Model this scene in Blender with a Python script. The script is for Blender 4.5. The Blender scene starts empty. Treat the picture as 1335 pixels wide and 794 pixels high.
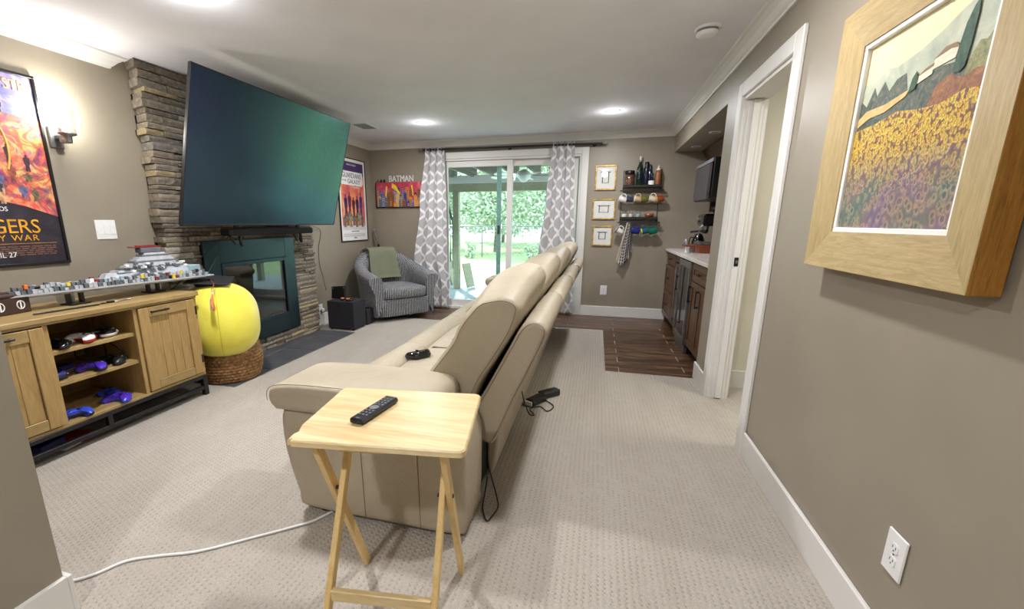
import bpy, bmesh, math, random
from mathutils import Vector, Matrix
random.seed(7)
PI = math.pi
SC = bpy.context.scene
COL = SC.collection

# ------------------------------------------------------------------ camera
cam_data = bpy.data.cameras.new('camera')
cam = bpy.data.objects.new('camera', cam_data); COL.objects.link(cam)
cam_data.sensor_fit = 'HORIZONTAL'; cam_data.sensor_width = 36
cam_data.lens = 569.87 / 1335 * 36
cam_data.shift_x = (667.5 - 615.16) / 1335
cam_data.shift_y = (422.8 - 397.0) / 1335
cam_data.clip_start = 0.02; cam_data.clip_end = 300
cam.location = (0, 0, 1.2611)
cam.rotation_euler = (PI / 2 - 0.2289, 0, 0.2734)
SC.camera = cam

# ------------------------------------------------------------------ world and exposure
SC.view_settings.view_transform = 'Standard'
SC.view_settings.look = 'None'
SC.view_settings.gamma = 1
SC.view_settings.use_curve_mapping = False
SC.view_settings.exposure = 0.32
world = bpy.data.worlds.new('sky'); SC.world = world; world.use_nodes = True
bg = world.node_tree.nodes['Background']
bg.inputs[0].default_value = (0.82, 0.93, 1.0, 1); bg.inputs[1].default_value = 3.8
sun_d = bpy.data.lights.new('sun', 'SUN'); sun = bpy.data.objects.new('sun', sun_d); COL.objects.link(sun)
sun_d.energy = 9.0; sun_d.angle = 0.02; sun_d.color = (1, 0.97, 0.9)
sun.rotation_euler = (math.radians(-34), math.radians(-24), 0)

def lamp(name, kind, loc, energy, color=(1, 1, 1), size=0.1, rot=(0, 0, 0), spread=None, shape='DISK', size_y=None):
    d = bpy.data.lights.new(name, kind); o = bpy.data.objects.new(name, d); COL.objects.link(o)
    d.energy = energy; d.color = color; o.location = loc; o.rotation_euler = rot
    if kind == 'AREA':
        d.shape = shape; d.size = size
        if size_y: d.size_y = size_y
        if spread: d.spread = spread
    elif kind == 'POINT': d.shadow_soft_size = size
    elif kind == 'SPOT':
        d.shadow_soft_size = size; d.spot_size = spread or 2.4; d.spot_blend = 0.8
    return o
WARM = (1.0, 0.93, 0.84)
CEIL = 2.3683

# ------------------------------------------------------------------ colours and materials
def lin(c):
    return tuple(((x / 255) / 12.92 if x / 255 <= 0.04045 else ((x / 255 + 0.055) / 1.055) ** 2.4) for x in c[:3]) + (1,)
class NT:
    def __init__(s, name):
        s.m = bpy.data.materials.new(name); s.m.use_nodes = True
        s.t = s.m.node_tree; s.n = s.t.nodes; s.b = s.n['Principled BSDF']; s.out = s.n['Material Output']
    def new(s, typ, **kw):
        x = s.n.new(typ)
        for k, v in kw.items():
            if k in ('inp',):
                for a, b in v.items(): x.inputs[a].default_value = b
            else: setattr(x, k, v)
        return x
    def link(s, a, b): s.t.links.new(a, b)
    def coords(s, which='Object', scale=(1, 1, 1), rot=(0, 0, 0)):
        tc = s.new('ShaderNodeTexCoord'); mp = s.new('ShaderNodeMapping')
        mp.inputs['Scale'].default_value = scale; mp.inputs['Rotation'].default_value = rot
        s.link(tc.outputs[which], mp.inputs[0]); return mp.outputs[0]
    def noise(s, vec, scale=5, detail=3, rough=0.5, dist=0):
        x = s.new('ShaderNodeTexNoise', inp={'Scale': scale, 'Detail': detail, 'Roughness': rough, 'Distortion': dist})
        if vec: s.link(vec, x.inputs['Vector'])
        return x.outputs['Fac']
    def ramp(s, fac, stops, interp='LINEAR'):
        r = s.new('ShaderNodeValToRGB'); r.color_ramp.interpolation = interp
        e = r.color_ramp.elements
        while len(e) < len(stops): e.new(0.5)
        for i, (p, c) in enumerate(stops):
            e[i].position = p; e[i].color = lin(c)
        s.link(fac, r.inputs[0]); return r.outputs[0]
    def mix(s, fac, a, b, typ='MIX'):
        x = s.new('ShaderNodeMixRGB', blend_type=typ)
        for k, v in ((0, fac), (1, a), (2, b)):
            if hasattr(v, 'node'): s.link(v, x.inputs[k])
            else: x.inputs[k].default_value = v
        return x.outputs[0]
    def math(s, op, a, b=None, c=None, clamp=False):
        x = s.new('ShaderNodeMath', operation=op, use_clamp=clamp)
        for k, v in ((0, a), (1, b), (2, c)):
            if v is None: continue
            if hasattr(v, 'node'): s.link(v, x.inputs[k])
            else: x.inputs[k].default_value = v
        return x.outputs[0]
    def color(s, c):
        if hasattr(c, 'node'): s.link(c, s.b.inputs['Base Color'])
        else: s.b.inputs['Base Color'].default_value = c
    def bump(s, h, strength=0.3, dist=0.01):
        x = s.new('ShaderNodeBump'); x.inputs['Strength'].default_value = strength; x.inputs['Distance'].default_value = dist
        s.link(h, x.inputs['Height']); s.link(x.outputs[0], s.b.inputs['Normal'])
    def set(s, rough=0.5, metal=0, **kw):
        s.b.inputs['Roughness'].default_value = rough; s.b.inputs['Metallic'].default_value = metal
        for k, v in kw.items(): s.b.inputs[k.replace('_', ' ')].default_value = v
        return s.m
def plain(name, c, rough=0.5, metal=0, var=0.06, nscale=20, bump=0.0, **kw):
    n = NT(name); v = n.coords(); f = n.noise(v, nscale, 3)
    d = tuple(max(0, x * (1 - var * 1.6)) for x in c); l = tuple(min(255, x * (1 + var)) for x in c)
    n.color(n.ramp(f, [(0.3, d), (0.7, l)]))
    if bump: n.bump(n.noise(v, nscale * 4, 4), bump, 0.004)
    return n.set(rough, metal, **kw)
def glow(name, c, strength):
    n = NT(name); n.b.inputs['Base Color'].default_value = (0, 0, 0, 1)
    n.b.inputs['Emission Color'].default_value = lin(c); n.b.inputs['Emission Strength'].default_value = strength
    return n.m
def wood(name, dark, mid, light, axis='y', rough=0.45, scale=1.0, knots=0.0, bump=0.15, blotch=0.0):
    n = NT(name); s = {'x': (1.2, 14, 14), 'y': (14, 1.2, 14), 'z': (14, 14, 1.2)}[axis]
    v = n.coords('Object', tuple(a * scale for a in s))
    f = n.noise(v, 3.0, 6, 0.6, 1.2)
    c = n.ramp(f, [(0.25, dark), (0.5, mid), (0.75, light)])
    v2 = n.coords('Object', tuple(a * scale * 4 for a in s)); f2 = n.noise(v2, 4, 3, 0.7)
    c = n.mix(0.25, c, n.ramp(f2, [(0.35, dark), (0.65, light)]))
    if blotch:
        f3 = n.noise(n.coords(), 6, 5, 0.7); c = n.mix(n.math('MULTIPLY', n.math('GREATER_THAN', f3, 0.62), blotch), c, lin(dark))
    n.color(c); n.bump(f2, bump, 0.002); return n.set(rough)
def rand_ramp(n, stops):
    oi = n.new('ShaderNodeObjectInfo'); return n.ramp(oi.outputs['Random'], stops, 'CONSTANT'), oi.outputs['Random']

M = {}
M['wall'] = plain('wall_paint', (147, 138, 122), 0.42, var=0.015, nscale=3, bump=0.05)
M['ceiling'] = plain('ceiling_paint', (226, 226, 230), 0.8, var=0.01, nscale=3)
nt_ = NT('white_trim_paint'); nt_.color(lin((222, 220, 215))); M['trim'] = nt_.set(.5)
M['cream'] = plain('cream_wall_paint', (224, 220, 205), 0.6, var=0.015, nscale=3)
def carpet():
    n = NT('carpet_loop'); tc = n.new('ShaderNodeTexCoord'); sp = n.new('ShaderNodeSeparateXYZ')
    n.link(tc.outputs['Object'], sp.inputs[0])
    vo = n.coords()
    jit = n.math('MULTIPLY', n.noise(vo, 30, 2), 1.6)
    row = n.math('FLOOR', n.math('MULTIPLY', sp.outputs[0], 42))
    ax = n.math('SINE', n.math('ADD', n.math('MULTIPLY', sp.outputs[0], 42 * 2 * PI), jit))
    ay = n.math('SINE', n.math('ADD', n.math('ADD', n.math('MULTIPLY', sp.outputs[1], 48 * 2 * PI), n.math('MULTIPLY', row, 2.4)), jit))
    p = n.math('MULTIPLY', n.math('MULTIPLY_ADD', ax, 0.5, 0.5), n.math('MULTIPLY_ADD', ay, 0.5, 0.5))
    mask = n.math('GREATER_THAN', n.noise(vo, 14, 3, 0.7), 0.46)
    fine = n.noise(vo, 260, 2, 0.7)
    big = n.noise(n.coords('Object', (2.2, 0.5, 1)), 2, 4, 0.6)
    base = n.ramp(big, [(0.3, (166, 159, 148)), (0.7, (180, 174, 164))])
    c = n.mix(n.math('MULTIPLY', n.math('MULTIPLY', n.math('GREATER_THAN', p, 0.62), mask), 0.62), base, lin((126, 114, 98)))
    c = n.mix(0.35, c, n.ramp(fine, [(0.3, (134, 124, 110)), (0.7, (206, 198, 186))]))
    n.color(c)
    n.bump(n.math('SUBTRACT', n.math('MULTIPLY', fine, 0.5), p), 0.6, 0.006)
    return n.set(0.95)
M['carpet'] = carpet()
def plank_mat():
    n = NT('wood_look_tile'); v = n.coords('Object', (1.3, 16, 16))
    oi = n.new('ShaderNodeObjectInfo'); add = n.new('ShaderNodeVectorMath', operation='ADD')
    sc = n.new('ShaderNodeVectorMath', operation='SCALE'); sc.inputs[0].default_value = (7, 13, 3); n.link(oi.outputs['Random'], sc.inputs['Scale'])
    n.link(v, add.inputs[0]); n.link(sc.outputs[0], add.inputs[1])
    f = n.noise(add.outputs[0], 1.6, 6, 0.65, 1.0)
    n.color(n.ramp(f, [(0.36, (36, 23, 16)), (0.46, (70, 47, 33)), (0.56, (98, 69, 48)), (0.67, (158, 124, 90))]))
    n.bump(f, 0.1, 0.002); return n.set(0.32)
M['plank'] = plank_mat()
M['grout'] = plain('grout', (168, 152, 134), 0.9)
def stone_mat():
    n = NT('ledge_stone')
    c, r = rand_ramp(n, [(0, (116, 106, 92)), (0.15, (88, 80, 72)), (0.3, (136, 122, 100)), (0.40, (100, 100, 100)), (0.52, (158, 144, 118)), (0.62, (82, 74, 66)), (0.72, (130, 124, 114)), (0.84, (182, 160, 112)), (0.92, (178, 174, 164))])
    v = n.coords('Object', (1, 1, 1)); f = n.noise(v, 28, 6, 0.7)
    c = n.mix(0.55, c, n.ramp(f, [(0.25, (62, 56, 52)), (0.5, (130, 120, 104)), (0.72, (186, 176, 156))]))
    n.color(c); n.bump(n.noise(v, 40, 5, 0.75), 0.8, 0.01); return n.set(0.85)
M['stone'] = stone_mat()
M['mortar'] = plain('dark_joint', (58, 50, 44), 0.95)
def slate():
    n = NT('slate_tile'); v = n.coords('Object', (1, 1, 1)); f = n.noise(v, 5, 5, 0.7, 0.6)
    n.color(n.ramp(f, [(0.3, (58, 60, 64)), (0.6, (80, 82, 86)), (0.75, (104, 103, 102))])); n.bump(f, 0.2, 0.004); return n.set(0.5)
M['slate'] = slate()
def leather():
    n = NT('cream_leather'); v = n.coords()
    f = n.noise(v, 3, 4, 0.5); n.color(n.ramp(f, [(0.3, (166, 154, 131)), (0.7, (180, 169, 147))]))
    vr = n.new('ShaderNodeTexVoronoi', inp={'Scale': 260}); n.link(v, vr.inputs[0])
    w = n.noise(v, 7, 4, 0.6, 1.8)
    n.bump(n.math('ADD', n.math('MULTIPLY', vr.outputs[0], 0.08), n.math('MULTIPLY', w, 1.0)), 0.42, 0.016); return n.set(0.5)
M['leather'] = leather()
M['seam'] = plain('brown_stitching', (128, 110, 84), 0.8)
M['blackvoid'] = plain('matte_black', (14, 12, 12), 0.9)
M['pine'] = wood('pale_pine', (188, 152, 94), (222, 198, 146), (238, 222, 180), 'x', 0.38, 0.32)
M['pine_leg'] = wood('pale_pine_leg', (206, 170, 104), (224, 192, 128), (236, 208, 150), 'z', 0.45, 0.6)
M['oak'] = wood('console_oak', (122, 98, 56), (156, 130, 82), (180, 156, 106), 'y', 0.5, 0.8, blotch=0.25)
M['oak_v'] = wood('console_oak_upright', (134, 106, 62), (166, 136, 84), (186, 156, 104), 'z', 0.5, 0.8, blotch=0.2)
M['black_metal'] = plain('black_metal', (38, 36, 38), 0.45, 0.3)
M['black_plastic'] = plain('black_plastic', (20, 20, 22), 0.35)
M['black_gloss'] = plain('black_gloss', (10, 10, 12), 0.12)
M['soft_black'] = plain('black_cloth', (30, 28, 34), 0.85)
M['grey_plastic'] = plain('grey_plastic', (120, 122, 126), 0.4)
M['steel'] = plain('brushed_steel', (150, 150, 152), 0.28, 0.9)
M['nickel'] = plain('satin_nickel', (140, 138, 140), 0.35, 0.7)
M['white'] = plain('white_plastic', (232, 232, 230), 0.35, var=0.01)
M['paper'] = plain('white_paper', (236, 234, 230), 0.6, var=0.01)
M['bronze'] = plain('dark_bronze', (42, 36, 34), 0.35, 0.5)
M['lampglow'] = glow('lamp_glow', (255, 250, 240), 14)
M['bulbglow'] = glow('bulb_glow', (255, 248, 236), 40)
def glass(name, tint=(0.88, 0.96, 0.95), rough=0.0, refl=0.12):
    n = NT(name); n.n.remove(n.b)
    tr = n.new('ShaderNodeBsdfTransparent'); tr.inputs[0].default_value = tint + (1,)
    gl = n.new('ShaderNodeBsdfGlossy'); gl.inputs['Roughness'].default_value = rough
    lw = n.new('ShaderNodeLayerWeight'); lw.inputs[0].default_value = 0.5
    mx = n.new('ShaderNodeMixShader'); n.link(n.math('MULTIPLY_ADD', n.math('POWER', lw.outputs['Facing'], 4), .5, refl * .35, clamp=True), mx.inputs[0])
    n.link(tr.outputs[0], mx.inputs[1]); n.link(gl.outputs[0], mx.inputs[2]); n.link(mx.outputs[0], n.out.inputs[0]); return n.m
M['glass'] = glass('door_glass')
M['clear'] = glass('clear_glass', (0.92, 0.94, 0.94), 0.02, 0.25)
M['fglass'] = glass('firebox_glass', (0.45, 0.5, 0.52), 0.02, 0.3)

# ------------------------------------------------------------------ mesh building
class MB:
    def __init__(s, xf=None): s.v = []; s.f = []; s.uv = []; s.sm = []; s.xf = xf; s.mi = []; s.cur = 0
    def add(s, vs, fs, smooth=False, uvs=None):
        k = len(s.v)
        for p in vs:
            p = Vector(p); s.v.append(s.xf @ p if s.xf else p)
        for i, f in enumerate(fs):
            s.f.append([k + a for a in f]); s.sm.append(smooth); s.uv.append(uvs[i] if uvs else None); s.mi.append(s.cur)
        return s
    def box(s, x0, x1, y0, y1, z0, z1, b=0.0, m=None):
        if x0 > x1: x0, x1 = x1, x0
        if y0 > y1: y0, y1 = y1, y0
        if z0 > z1: z0, z1 = z1, z0
        b = min(b, (x1 - x0) * .45, (y1 - y0) * .45, (z1 - z0) * .45)
        T = (lambda p: m @ Vector(p)) if m else (lambda p: p)
        if b <= 0:
            v = [T((x, y, z)) for x in (x0, x1) for y in (y0, y1) for z in (z0, z1)]
            return s.add(v, [(0, 1, 3, 2), (4, 6, 7, 5), (0, 4, 5, 1), (2, 3, 7, 6), (0, 2, 6, 4), (1, 5, 7, 3)])
        v = []; idx = {}
        for i, x in enumerate((x0, x1)):
            for j, y in enumerate((y0, y1)):
                for k, z in enumerate((z0, z1)):
                    sx, sy, sz = (1 - 2 * i) * b, (1 - 2 * j) * b, (1 - 2 * k) * b
                    for a, p in enumerate(((x, y + sy, z + sz), (x + sx, y, z + sz), (x + sx, y + sy, z))):
                        idx[i, j, k, a] = len(v); v.append(T(p))
        I = lambda i, j, k, a: idx[i, j, k, a]
        F = []
        for i in (0, 1): q = [I(i, 0, 0, 0), I(i, 0, 1, 0), I(i, 1, 1, 0), I(i, 1, 0, 0)]; F.append(q if i == 0 else q[::-1])
        for j in (0, 1): q = [I(0, j, 0, 1), I(1, j, 0, 1), I(1, j, 1, 1), I(0, j, 1, 1)]; F.append(q if j == 0 else q[::-1])
        for k in (0, 1): q = [I(0, 0, k, 2), I(0, 1, k, 2), I(1, 1, k, 2), I(1, 0, k, 2)]; F.append(q if k == 0 else q[::-1])
        for j in (0, 1):
            for k in (0, 1): F.append([I(0, j, k, 1), I(1, j, k, 1), I(1, j, k, 2), I(0, j, k, 2)])
        for i in (0, 1):
            for k in (0, 1): F.append([I(i, 0, k, 0), I(i, 1, k, 0), I(i, 1, k, 2), I(i, 0, k, 2)])
        for i in (0, 1):
            for j in (0, 1): F.append([I(i, j, 0, 0), I(i, j, 1, 0), I(i, j, 1, 1), I(i, j, 0, 1)])
        for i in (0, 1):
            for j in (0, 1):
                for k in (0, 1): F.append([I(i, j, k, 0), I(i, j, k, 1), I(i, j, k, 2)])
        return s.add(v, F)
    def cyl(s, p0, p1, r0, r1=None, n=16, cap=True, smooth=True):
        p0 = Vector(p0); p1 = Vector(p1); r1 = r0 if r1 is None else r1
        d = (p1 - p0).normalized(); a = d.orthogonal().normalized(); b = d.cross(a)
        v = [p0 + (a * math.cos(t) + b * math.sin(t)) * r0 for t in [2 * PI * i / n for i in range(n)]]
        v += [p1 + (a * math.cos(t) + b * math.sin(t)) * r1 for t in [2 * PI * i / n for i in range(n)]]
        s.add(v, [(i, (i + 1) % n, n + (i + 1) % n, n + i) for i in range(n)], smooth)
        if cap: s.add(v, [tuple(range(n))[::-1], tuple(range(n, 2 * n))])
        return s
    def tube(s, pts, r, n=8, closed=False):
        P = [Vector(p) for p in pts]; N = len(P); rings = []
        prev = None
        for i, p in enumerate(P):
            if closed: t = (P[(i + 1) % N] - P[i - 1])
            else: t = P[min(i + 1, N - 1)] - P[max(i - 1, 0)]
            t.normalize()
            if prev is None: a = t.orthogonal().normalized()
            else:
                a = prev - t * prev.dot(t)
                a = a.normalized() if a.length > 1e-6 else t.orthogonal().normalized()
            prev = a; b = t.cross(a)
            rr = r(i / (N - 1)) if callable(r) else r
            rings.append([p + (a * math.cos(2 * PI * k / n) + b * math.sin(2 * PI * k / n)) * rr for k in range(n)])
        v = [q for R_ in rings for q in R_]; F = []
        for i in range(N if closed else N - 1):
            j = (i + 1) % N
            for k in range(n): F.append((i * n + k, i * n + (k + 1) % n, j * n + (k + 1) % n, j * n + k))
        s.add(v, F, True)
        if not closed: s.add(rings[0], [tuple(range(n))[::-1]]); s.add(rings[-1], [tuple(range(n))])
        return s
    def lathe(s, prof, c=(0, 0, 0), n=24, cap=True, xf=None):
        c = Vector(c); v = []
        for r, z in prof:
            for k in range(n):
                p = Vector((r * math.cos(2 * PI * k / n), r * math.sin(2 * PI * k / n), z))
                v.append(c + (xf @ p if xf else p))
        F = []
        for i in range(len(prof) - 1):
            for k in range(n): F.append((i * n + k, i * n + (k + 1) % n, (i + 1) * n + (k + 1) % n, (i + 1) * n + k))
        s.add(v, F, True)
        if cap:
            L = len(prof) - 1
            s.add(v[:n], [tuple(range(n))[::-1]]); s.add(v[L * n:], [tuple(range(n))])
        return s
    def grid(s, fn, nu, nv, smooth=True, closed_u=False):
        v = []; F = []; U = []
        for j in range(nv + 1):
            for i in range(nu + 1): v.append(fn(i / nu, j / nv))
        W = nu + 1
        uv = [None] * len(v)
        for j in range(nv):
            for i in range(nu):
                F.append((j * W + i, j * W + i + 1, (j + 1) * W + i + 1, (j + 1) * W + i))
        pos = [p[:3] for p in v]
        for f in F: U.append([(v[a][3], v[a][4]) if len(v[a]) > 3 else (0, 0) for a in f])
        return s.add(pos, F, smooth, U)
    def prism(s, poly, axis, a, b, bev=0):
        # poly: 2D points; axis extrude: 'x' -> (a, p, q), 'y' -> (p, a, q), 'z' -> (p, q, a)
        mk = {'x': lambda p, t: (t, p[0], p[1]), 'y': lambda p, t: (p[0], t, p[1]), 'z': lambda p, t: (p[0], p[1], t)}[axis]
        n = len(poly); v = [mk(p, a) for p in poly] + [mk(p, b) for p in poly]
        return s.add(v, [tuple(range(n)), tuple(range(n, 2 * n))[::-1]] + [(i, n + i, n + (i + 1) % n, (i + 1) % n) for i in range(n)])
    def pillow(s, poly, y0, y1, r, n=56, axis='y', puff=0.0):
        P = resample(poly, n); N = len(P)
        nr = []
        area = sum(P[i][0] * P[(i + 1) % N][1] - P[(i + 1) % N][0] * P[i][1] for i in range(N))
        sg = 1 if area > 0 else -1
        for i in range(N):
            t = (P[(i + 2) % N] - P[i - 2]).normalized(); nr.append(Vector((-t[1], t[0])) * sg)
        st = []
        K = 5
        for k in range(K + 1):
            th = PI / 2 * k / K; st.append((y0 + r * (1 - math.sin(th)), r * (1 - math.cos(PI / 2 - th)) if 0 else r * (1 - math.sin(th)) , th))
        rows = [(y0 + r * (1 - math.sin(PI / 2 - PI / 2 * k / K)) if 0 else y0 + r * (1 - math.cos(PI / 2 * k / K)), r * (1 - math.sin(PI / 2 * k / K))) for k in range(K + 1)]
        mid = 6
        rows += [(y0 + r + (y1 - y0 - 2 * r) * k / mid, -puff * math.sin(PI * k / mid)) for k in range(1, mid)]
        rows += [(y1 - (a - y0), b) for a, b in rows[:K + 1][::-1]]
        mk = {'x': lambda p, t: (t, p[0], p[1]), 'y': lambda p, t: (p[0], t, p[1]), 'z': lambda p, t: (p[0], p[1], t)}[axis]
        v = []
        for yy, ins in rows:
            for i in range(N): v.append(mk(P[i] + nr[i] * ins, yy))
        F = []
        for j in range(len(rows) - 1):
            for i in range(N): F.append((j * N + i, j * N + (i + 1) % N, (j + 1) * N + (i + 1) % N, (j + 1) * N + i))
        s.add(v, F, True)
        s.add(v[:N], [tuple(range(N))], True); s.add(v[-N:], [tuple(range(N))], True)
        return s
    def mesh(s, name, mats):
        me = bpy.data.meshes.new(name)
        xs = [p[0] for p in s.v]; ys = [p[1] for p in s.v]; zs = [p[2] for p in s.v]
        c = Vector(((min(xs) + max(xs)) / 2, (min(ys) + max(ys)) / 2, (min(zs) + max(zs)) / 2))
        me.from_pydata([p - c for p in s.v], [], s.f)
        for m in mats: me.materials.append(m)
        me.polygons.foreach_set('use_smooth', s.sm)
        me.polygons.foreach_set('material_index', s.mi)
        if any(u for u in s.uv):
            ul = me.uv_layers.new(name='UVMap'); k = 0
            for u, f in zip(s.uv, s.f):
                for i in range(len(f)):
                    ul.data[k].uv = u[i] if u else (0, 0); k += 1
        me.validate(); me.update()
        bm = bmesh.new(); bm.from_mesh(me)
        bmesh.ops.recalc_face_normals(bm, faces=bm.faces); bm.to_mesh(me); bm.free()
        return me, c
def resample(poly, n):
    # closed Catmull-Rom through the control points, evenly resampled
    P = [Vector(p[:2]) for p in poly]; N = len(P); out = []
    for i in range(N):
        p0, p1, p2, p3 = P[i - 1], P[i], P[(i + 1) % N], P[(i + 2) % N]
        for k in range(8):
            t = k / 8
            out.append(0.5 * ((2 * p1) + (p2 - p0) * t + (2 * p0 - 5 * p1 + 4 * p2 - p3) * t * t + (3 * p1 - p0 - 3 * p2 + p3) * t ** 3))
    L = [0]
    for i in range(len(out)): L.append(L[-1] + (out[(i + 1) % len(out)] - out[i]).length)
    T = L[-1]; res = []; j = 0
    for k in range(n):
        d = T * k / n
        while L[j + 1] < d: j += 1
        a, b = out[j], out[(j + 1) % len(out)]; t = (d - L[j]) / max(1e-9, L[j + 1] - L[j])
        res.append(a + (b - a) * t)
    return res
def smooth_path(pts, k=6):
    P = [Vector(p) for p in pts]; out = []
    for i in range(len(P) - 1):
        p0, p1, p2, p3 = P[max(0, i - 1)], P[i], P[i + 1], P[min(len(P) - 1, i + 2)]
        for j in range(k):
            t = j / k
            out.append(0.5 * ((2 * p1) + (p2 - p0) * t + (2 * p0 - 5 * p1 + 4 * p2 - p3) * t * t + (3 * p1 - p0 - 3 * p2 + p3) * t ** 3))
    out.append(P[-1]); return out

# ------------------------------------------------------------------ objects
def tag(o, label=None, cat=None, group=None, kind=None):
    if label: o['label'] = label
    if cat: o['category'] = cat
    if group: o['group'] = group
    if kind: o['kind'] = kind
    return o
def worldloc(o):
    p = Vector(o.location)
    while o.parent: o = o.parent; p += Vector(o.location)
    return p
def obj(name, mb, m, parent=None, label=None, kind=None):
    """link what mb holds as ONE mesh object, its origin at its middle"""
    me, c = mb.mesh(name, m if isinstance(m, (list, tuple)) else [m])
    o = bpy.data.objects.new(name, me); COL.objects.link(o)
    if parent is not None:
        o.parent = parent; o.location = c - worldloc(parent)
    else: o.location = c
    if label: o['label'] = label
    if kind: o['kind'] = kind
    return o
def thing(name, label, cat, loc, group=None):
    o = bpy.data.objects.new(name, None); COL.objects.link(o); o.location = loc; o.empty_display_size = 0.1
    return tag(o, label, cat, group)
def solo(name, mb, m, label, cat, group=None): return tag(obj(name, mb, m), label, cat, group)
def struct(name, mb, m, parent=None, label=None):
    o = obj(name, mb, m, parent, label)
    if parent is None: o['kind'] = 'structure'
    return o
def copy_tree(o, parent=None):
    c = o.copy(); COL.objects.link(c)
    if parent is not None: c.parent = parent
    for ch in list(o.children): copy_tree(ch, c)
    return c
def place(o, loc, rot=(0, 0, 0), label=None, group=None, scale=None):
    o.location = loc; o.rotation_euler = rot
    if label: o['label'] = label
    if group: o['group'] = group
    if scale: o.scale = (scale,) * 3
    return o
def frame_mat(origin, right, up):
    r = Vector(right).normalized(); u = Vector(up).normalized(); n = r.cross(u)
    m = Matrix((r, u, n)).transposed().to_4x4(); m.translation = Vector(origin); return m
def text_mb(txt, size, origin, right, up, depth=0.001, sx=1.0, align='CENTER', space=1.0):
    cu = bpy.data.curves.new('text', 'FONT'); cu.body = txt; cu.size = size; cu.extrude = depth; cu.align_x = align; cu.space_character = space
    cu.resolution_u = 3
    o = bpy.data.objects.new('text', cu); COL.objects.link(o)
    bpy.context.view_layer.update()
    dg = bpy.context.evaluated_depsgraph_get(); me = o.evaluated_get(dg).to_mesh()
    F = frame_mat(origin, right, up); mb = MB()
    mb.add([F @ Vector((v.co.x * sx, v.co.y, v.co.z)) for v in me.vertices], [tuple(p.vertices) for p in me.polygons])
    o.evaluated_get(dg).to_mesh_clear(); bpy.data.objects.remove(o); bpy.data.curves.remove(cu)
    return mb
def merge(*mbs):
    r = MB()
    for m in mbs:
        k = len(r.v); r.v += m.v; r.f += [[a + k for a in f] for f in m.f]; r.sm += m.sm; r.uv += m.uv; r.mi += m.mi
    return r

# ================================================================== THE SETTING
XR, XL, YB = 0.8564, -3.30, 6.179
YF = -1.7                      # wall behind the camera
def B(*a, **k): return MB().box(*a, **k)

# floor: carpet, with a wood-look tile area towards the patio door and the bar
mb = MB(); mb.prism([(-3.42, YF - .1), (3.0, YF - .1), (3.0, 3.79), (0.14, 3.79), (0.14, 5.32), (-3.42, 5.32)], 'z', -0.03, 0.004)
floor = struct('floor', mb, M['carpet'])
mb = MB(); mb.box(-3.42, 1.7, 3.70, 6.30, -0.05, -0.0305)
mb.box(-3.42, .14, 5.32, 6.25, -.030, -.003).box(.14, 1.7, 3.79, 6.25, -.030, -.003)
floor_tiled = struct('floor', mb, M['grout'])
y = 3.79; r = 0; rowh = 0.1553
while y < 6.17:
    x = -3.30 - 0.4 + (0.145 if r % 2 else 0.69) % 1.09
    while x < 1.6:
        x0, x1, y0, y1 = x, x + 1.088, y, min(y + rowh - 0.002, 6.178)
        lo = 0.141 if y0 < 5.31 else -3.3
        if y0 < 5.31 and y1 > 5.32: lo = 0.141
        x0 = max(x0, lo); x1 = min(x1, 1.6)
        if x1 - x0 > 0.03: obj('floor_plank', B(x0, x1 - .006, y0, y1 - .001, -0.028, 0.0, b=.0012), M['plank'], floor_tiled)
        x += 1.09
    y += rowh; r += 1
# thin row closing the strip behind the carpet edge on the left
for x0 in (-3.3, -2.21, -1.12, -0.03):
    x1 = min(x0 + 1.088, .139)
    obj('floor_plank', B(x0, x1, 5.322, 5.341, -0.028, 0.0, b=.001), M['plank'], floor_tiled)

ceiling = struct('ceiling', B(-3.45, 3.0, YF - .1, 6.35, CEIL, CEIL + .12), M['ceiling'])
wall_left = struct('wall_left', B(-3.45, XL, YF - .1, 6.30, -.03, CEIL), M['wall'])
mb = MB(); mb.box(XL, -2.20, YB, YB + .14, -.03, CEIL).box(-.24, 1.7, YB, YB + .14, -.03, CEIL).box(-2.20, -.24, YB, YB + .14, 2.13, CEIL)
wall_back = struct('wall_back', mb, M['wall'])
struct('wall_front', B(-3.45, 3.0, YF - .12, YF, -.03, CEIL), M['wall'])
mb = MB(); mb.box(XR, XR + .13, YF, 2.615, -.03, CEIL).box(XR, XR + .13, 2.615, 3.395, 2.04, CEIL).box(XR, XR + .13, 3.395, 3.82, -.03, CEIL)
mb.box(XR, 1.16, 3.82, YB, 2.10, CEIL)                       # soffit over the bar
mb.box(XR + .13, 1.62, 3.72, 3.82, -.03, CEIL)               # return at the near end of the bar recess
mb.box(1.56, 1.62, 3.82, YB, -.03, CEIL)
wall_right = struct('wall_right', mb, M['wall'])
struct('wall_near_left', B(-3.3, -1.605, YF, 0.795, -.03, CEIL), M['wall'])
struct('baseboard_near_left', merge(B(-1.605, -1.588, YF, .7955, 0, .14), B(-3.28, -1.588, .795, .812, 0, .14, b=.003)), M['trim'])
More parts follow.
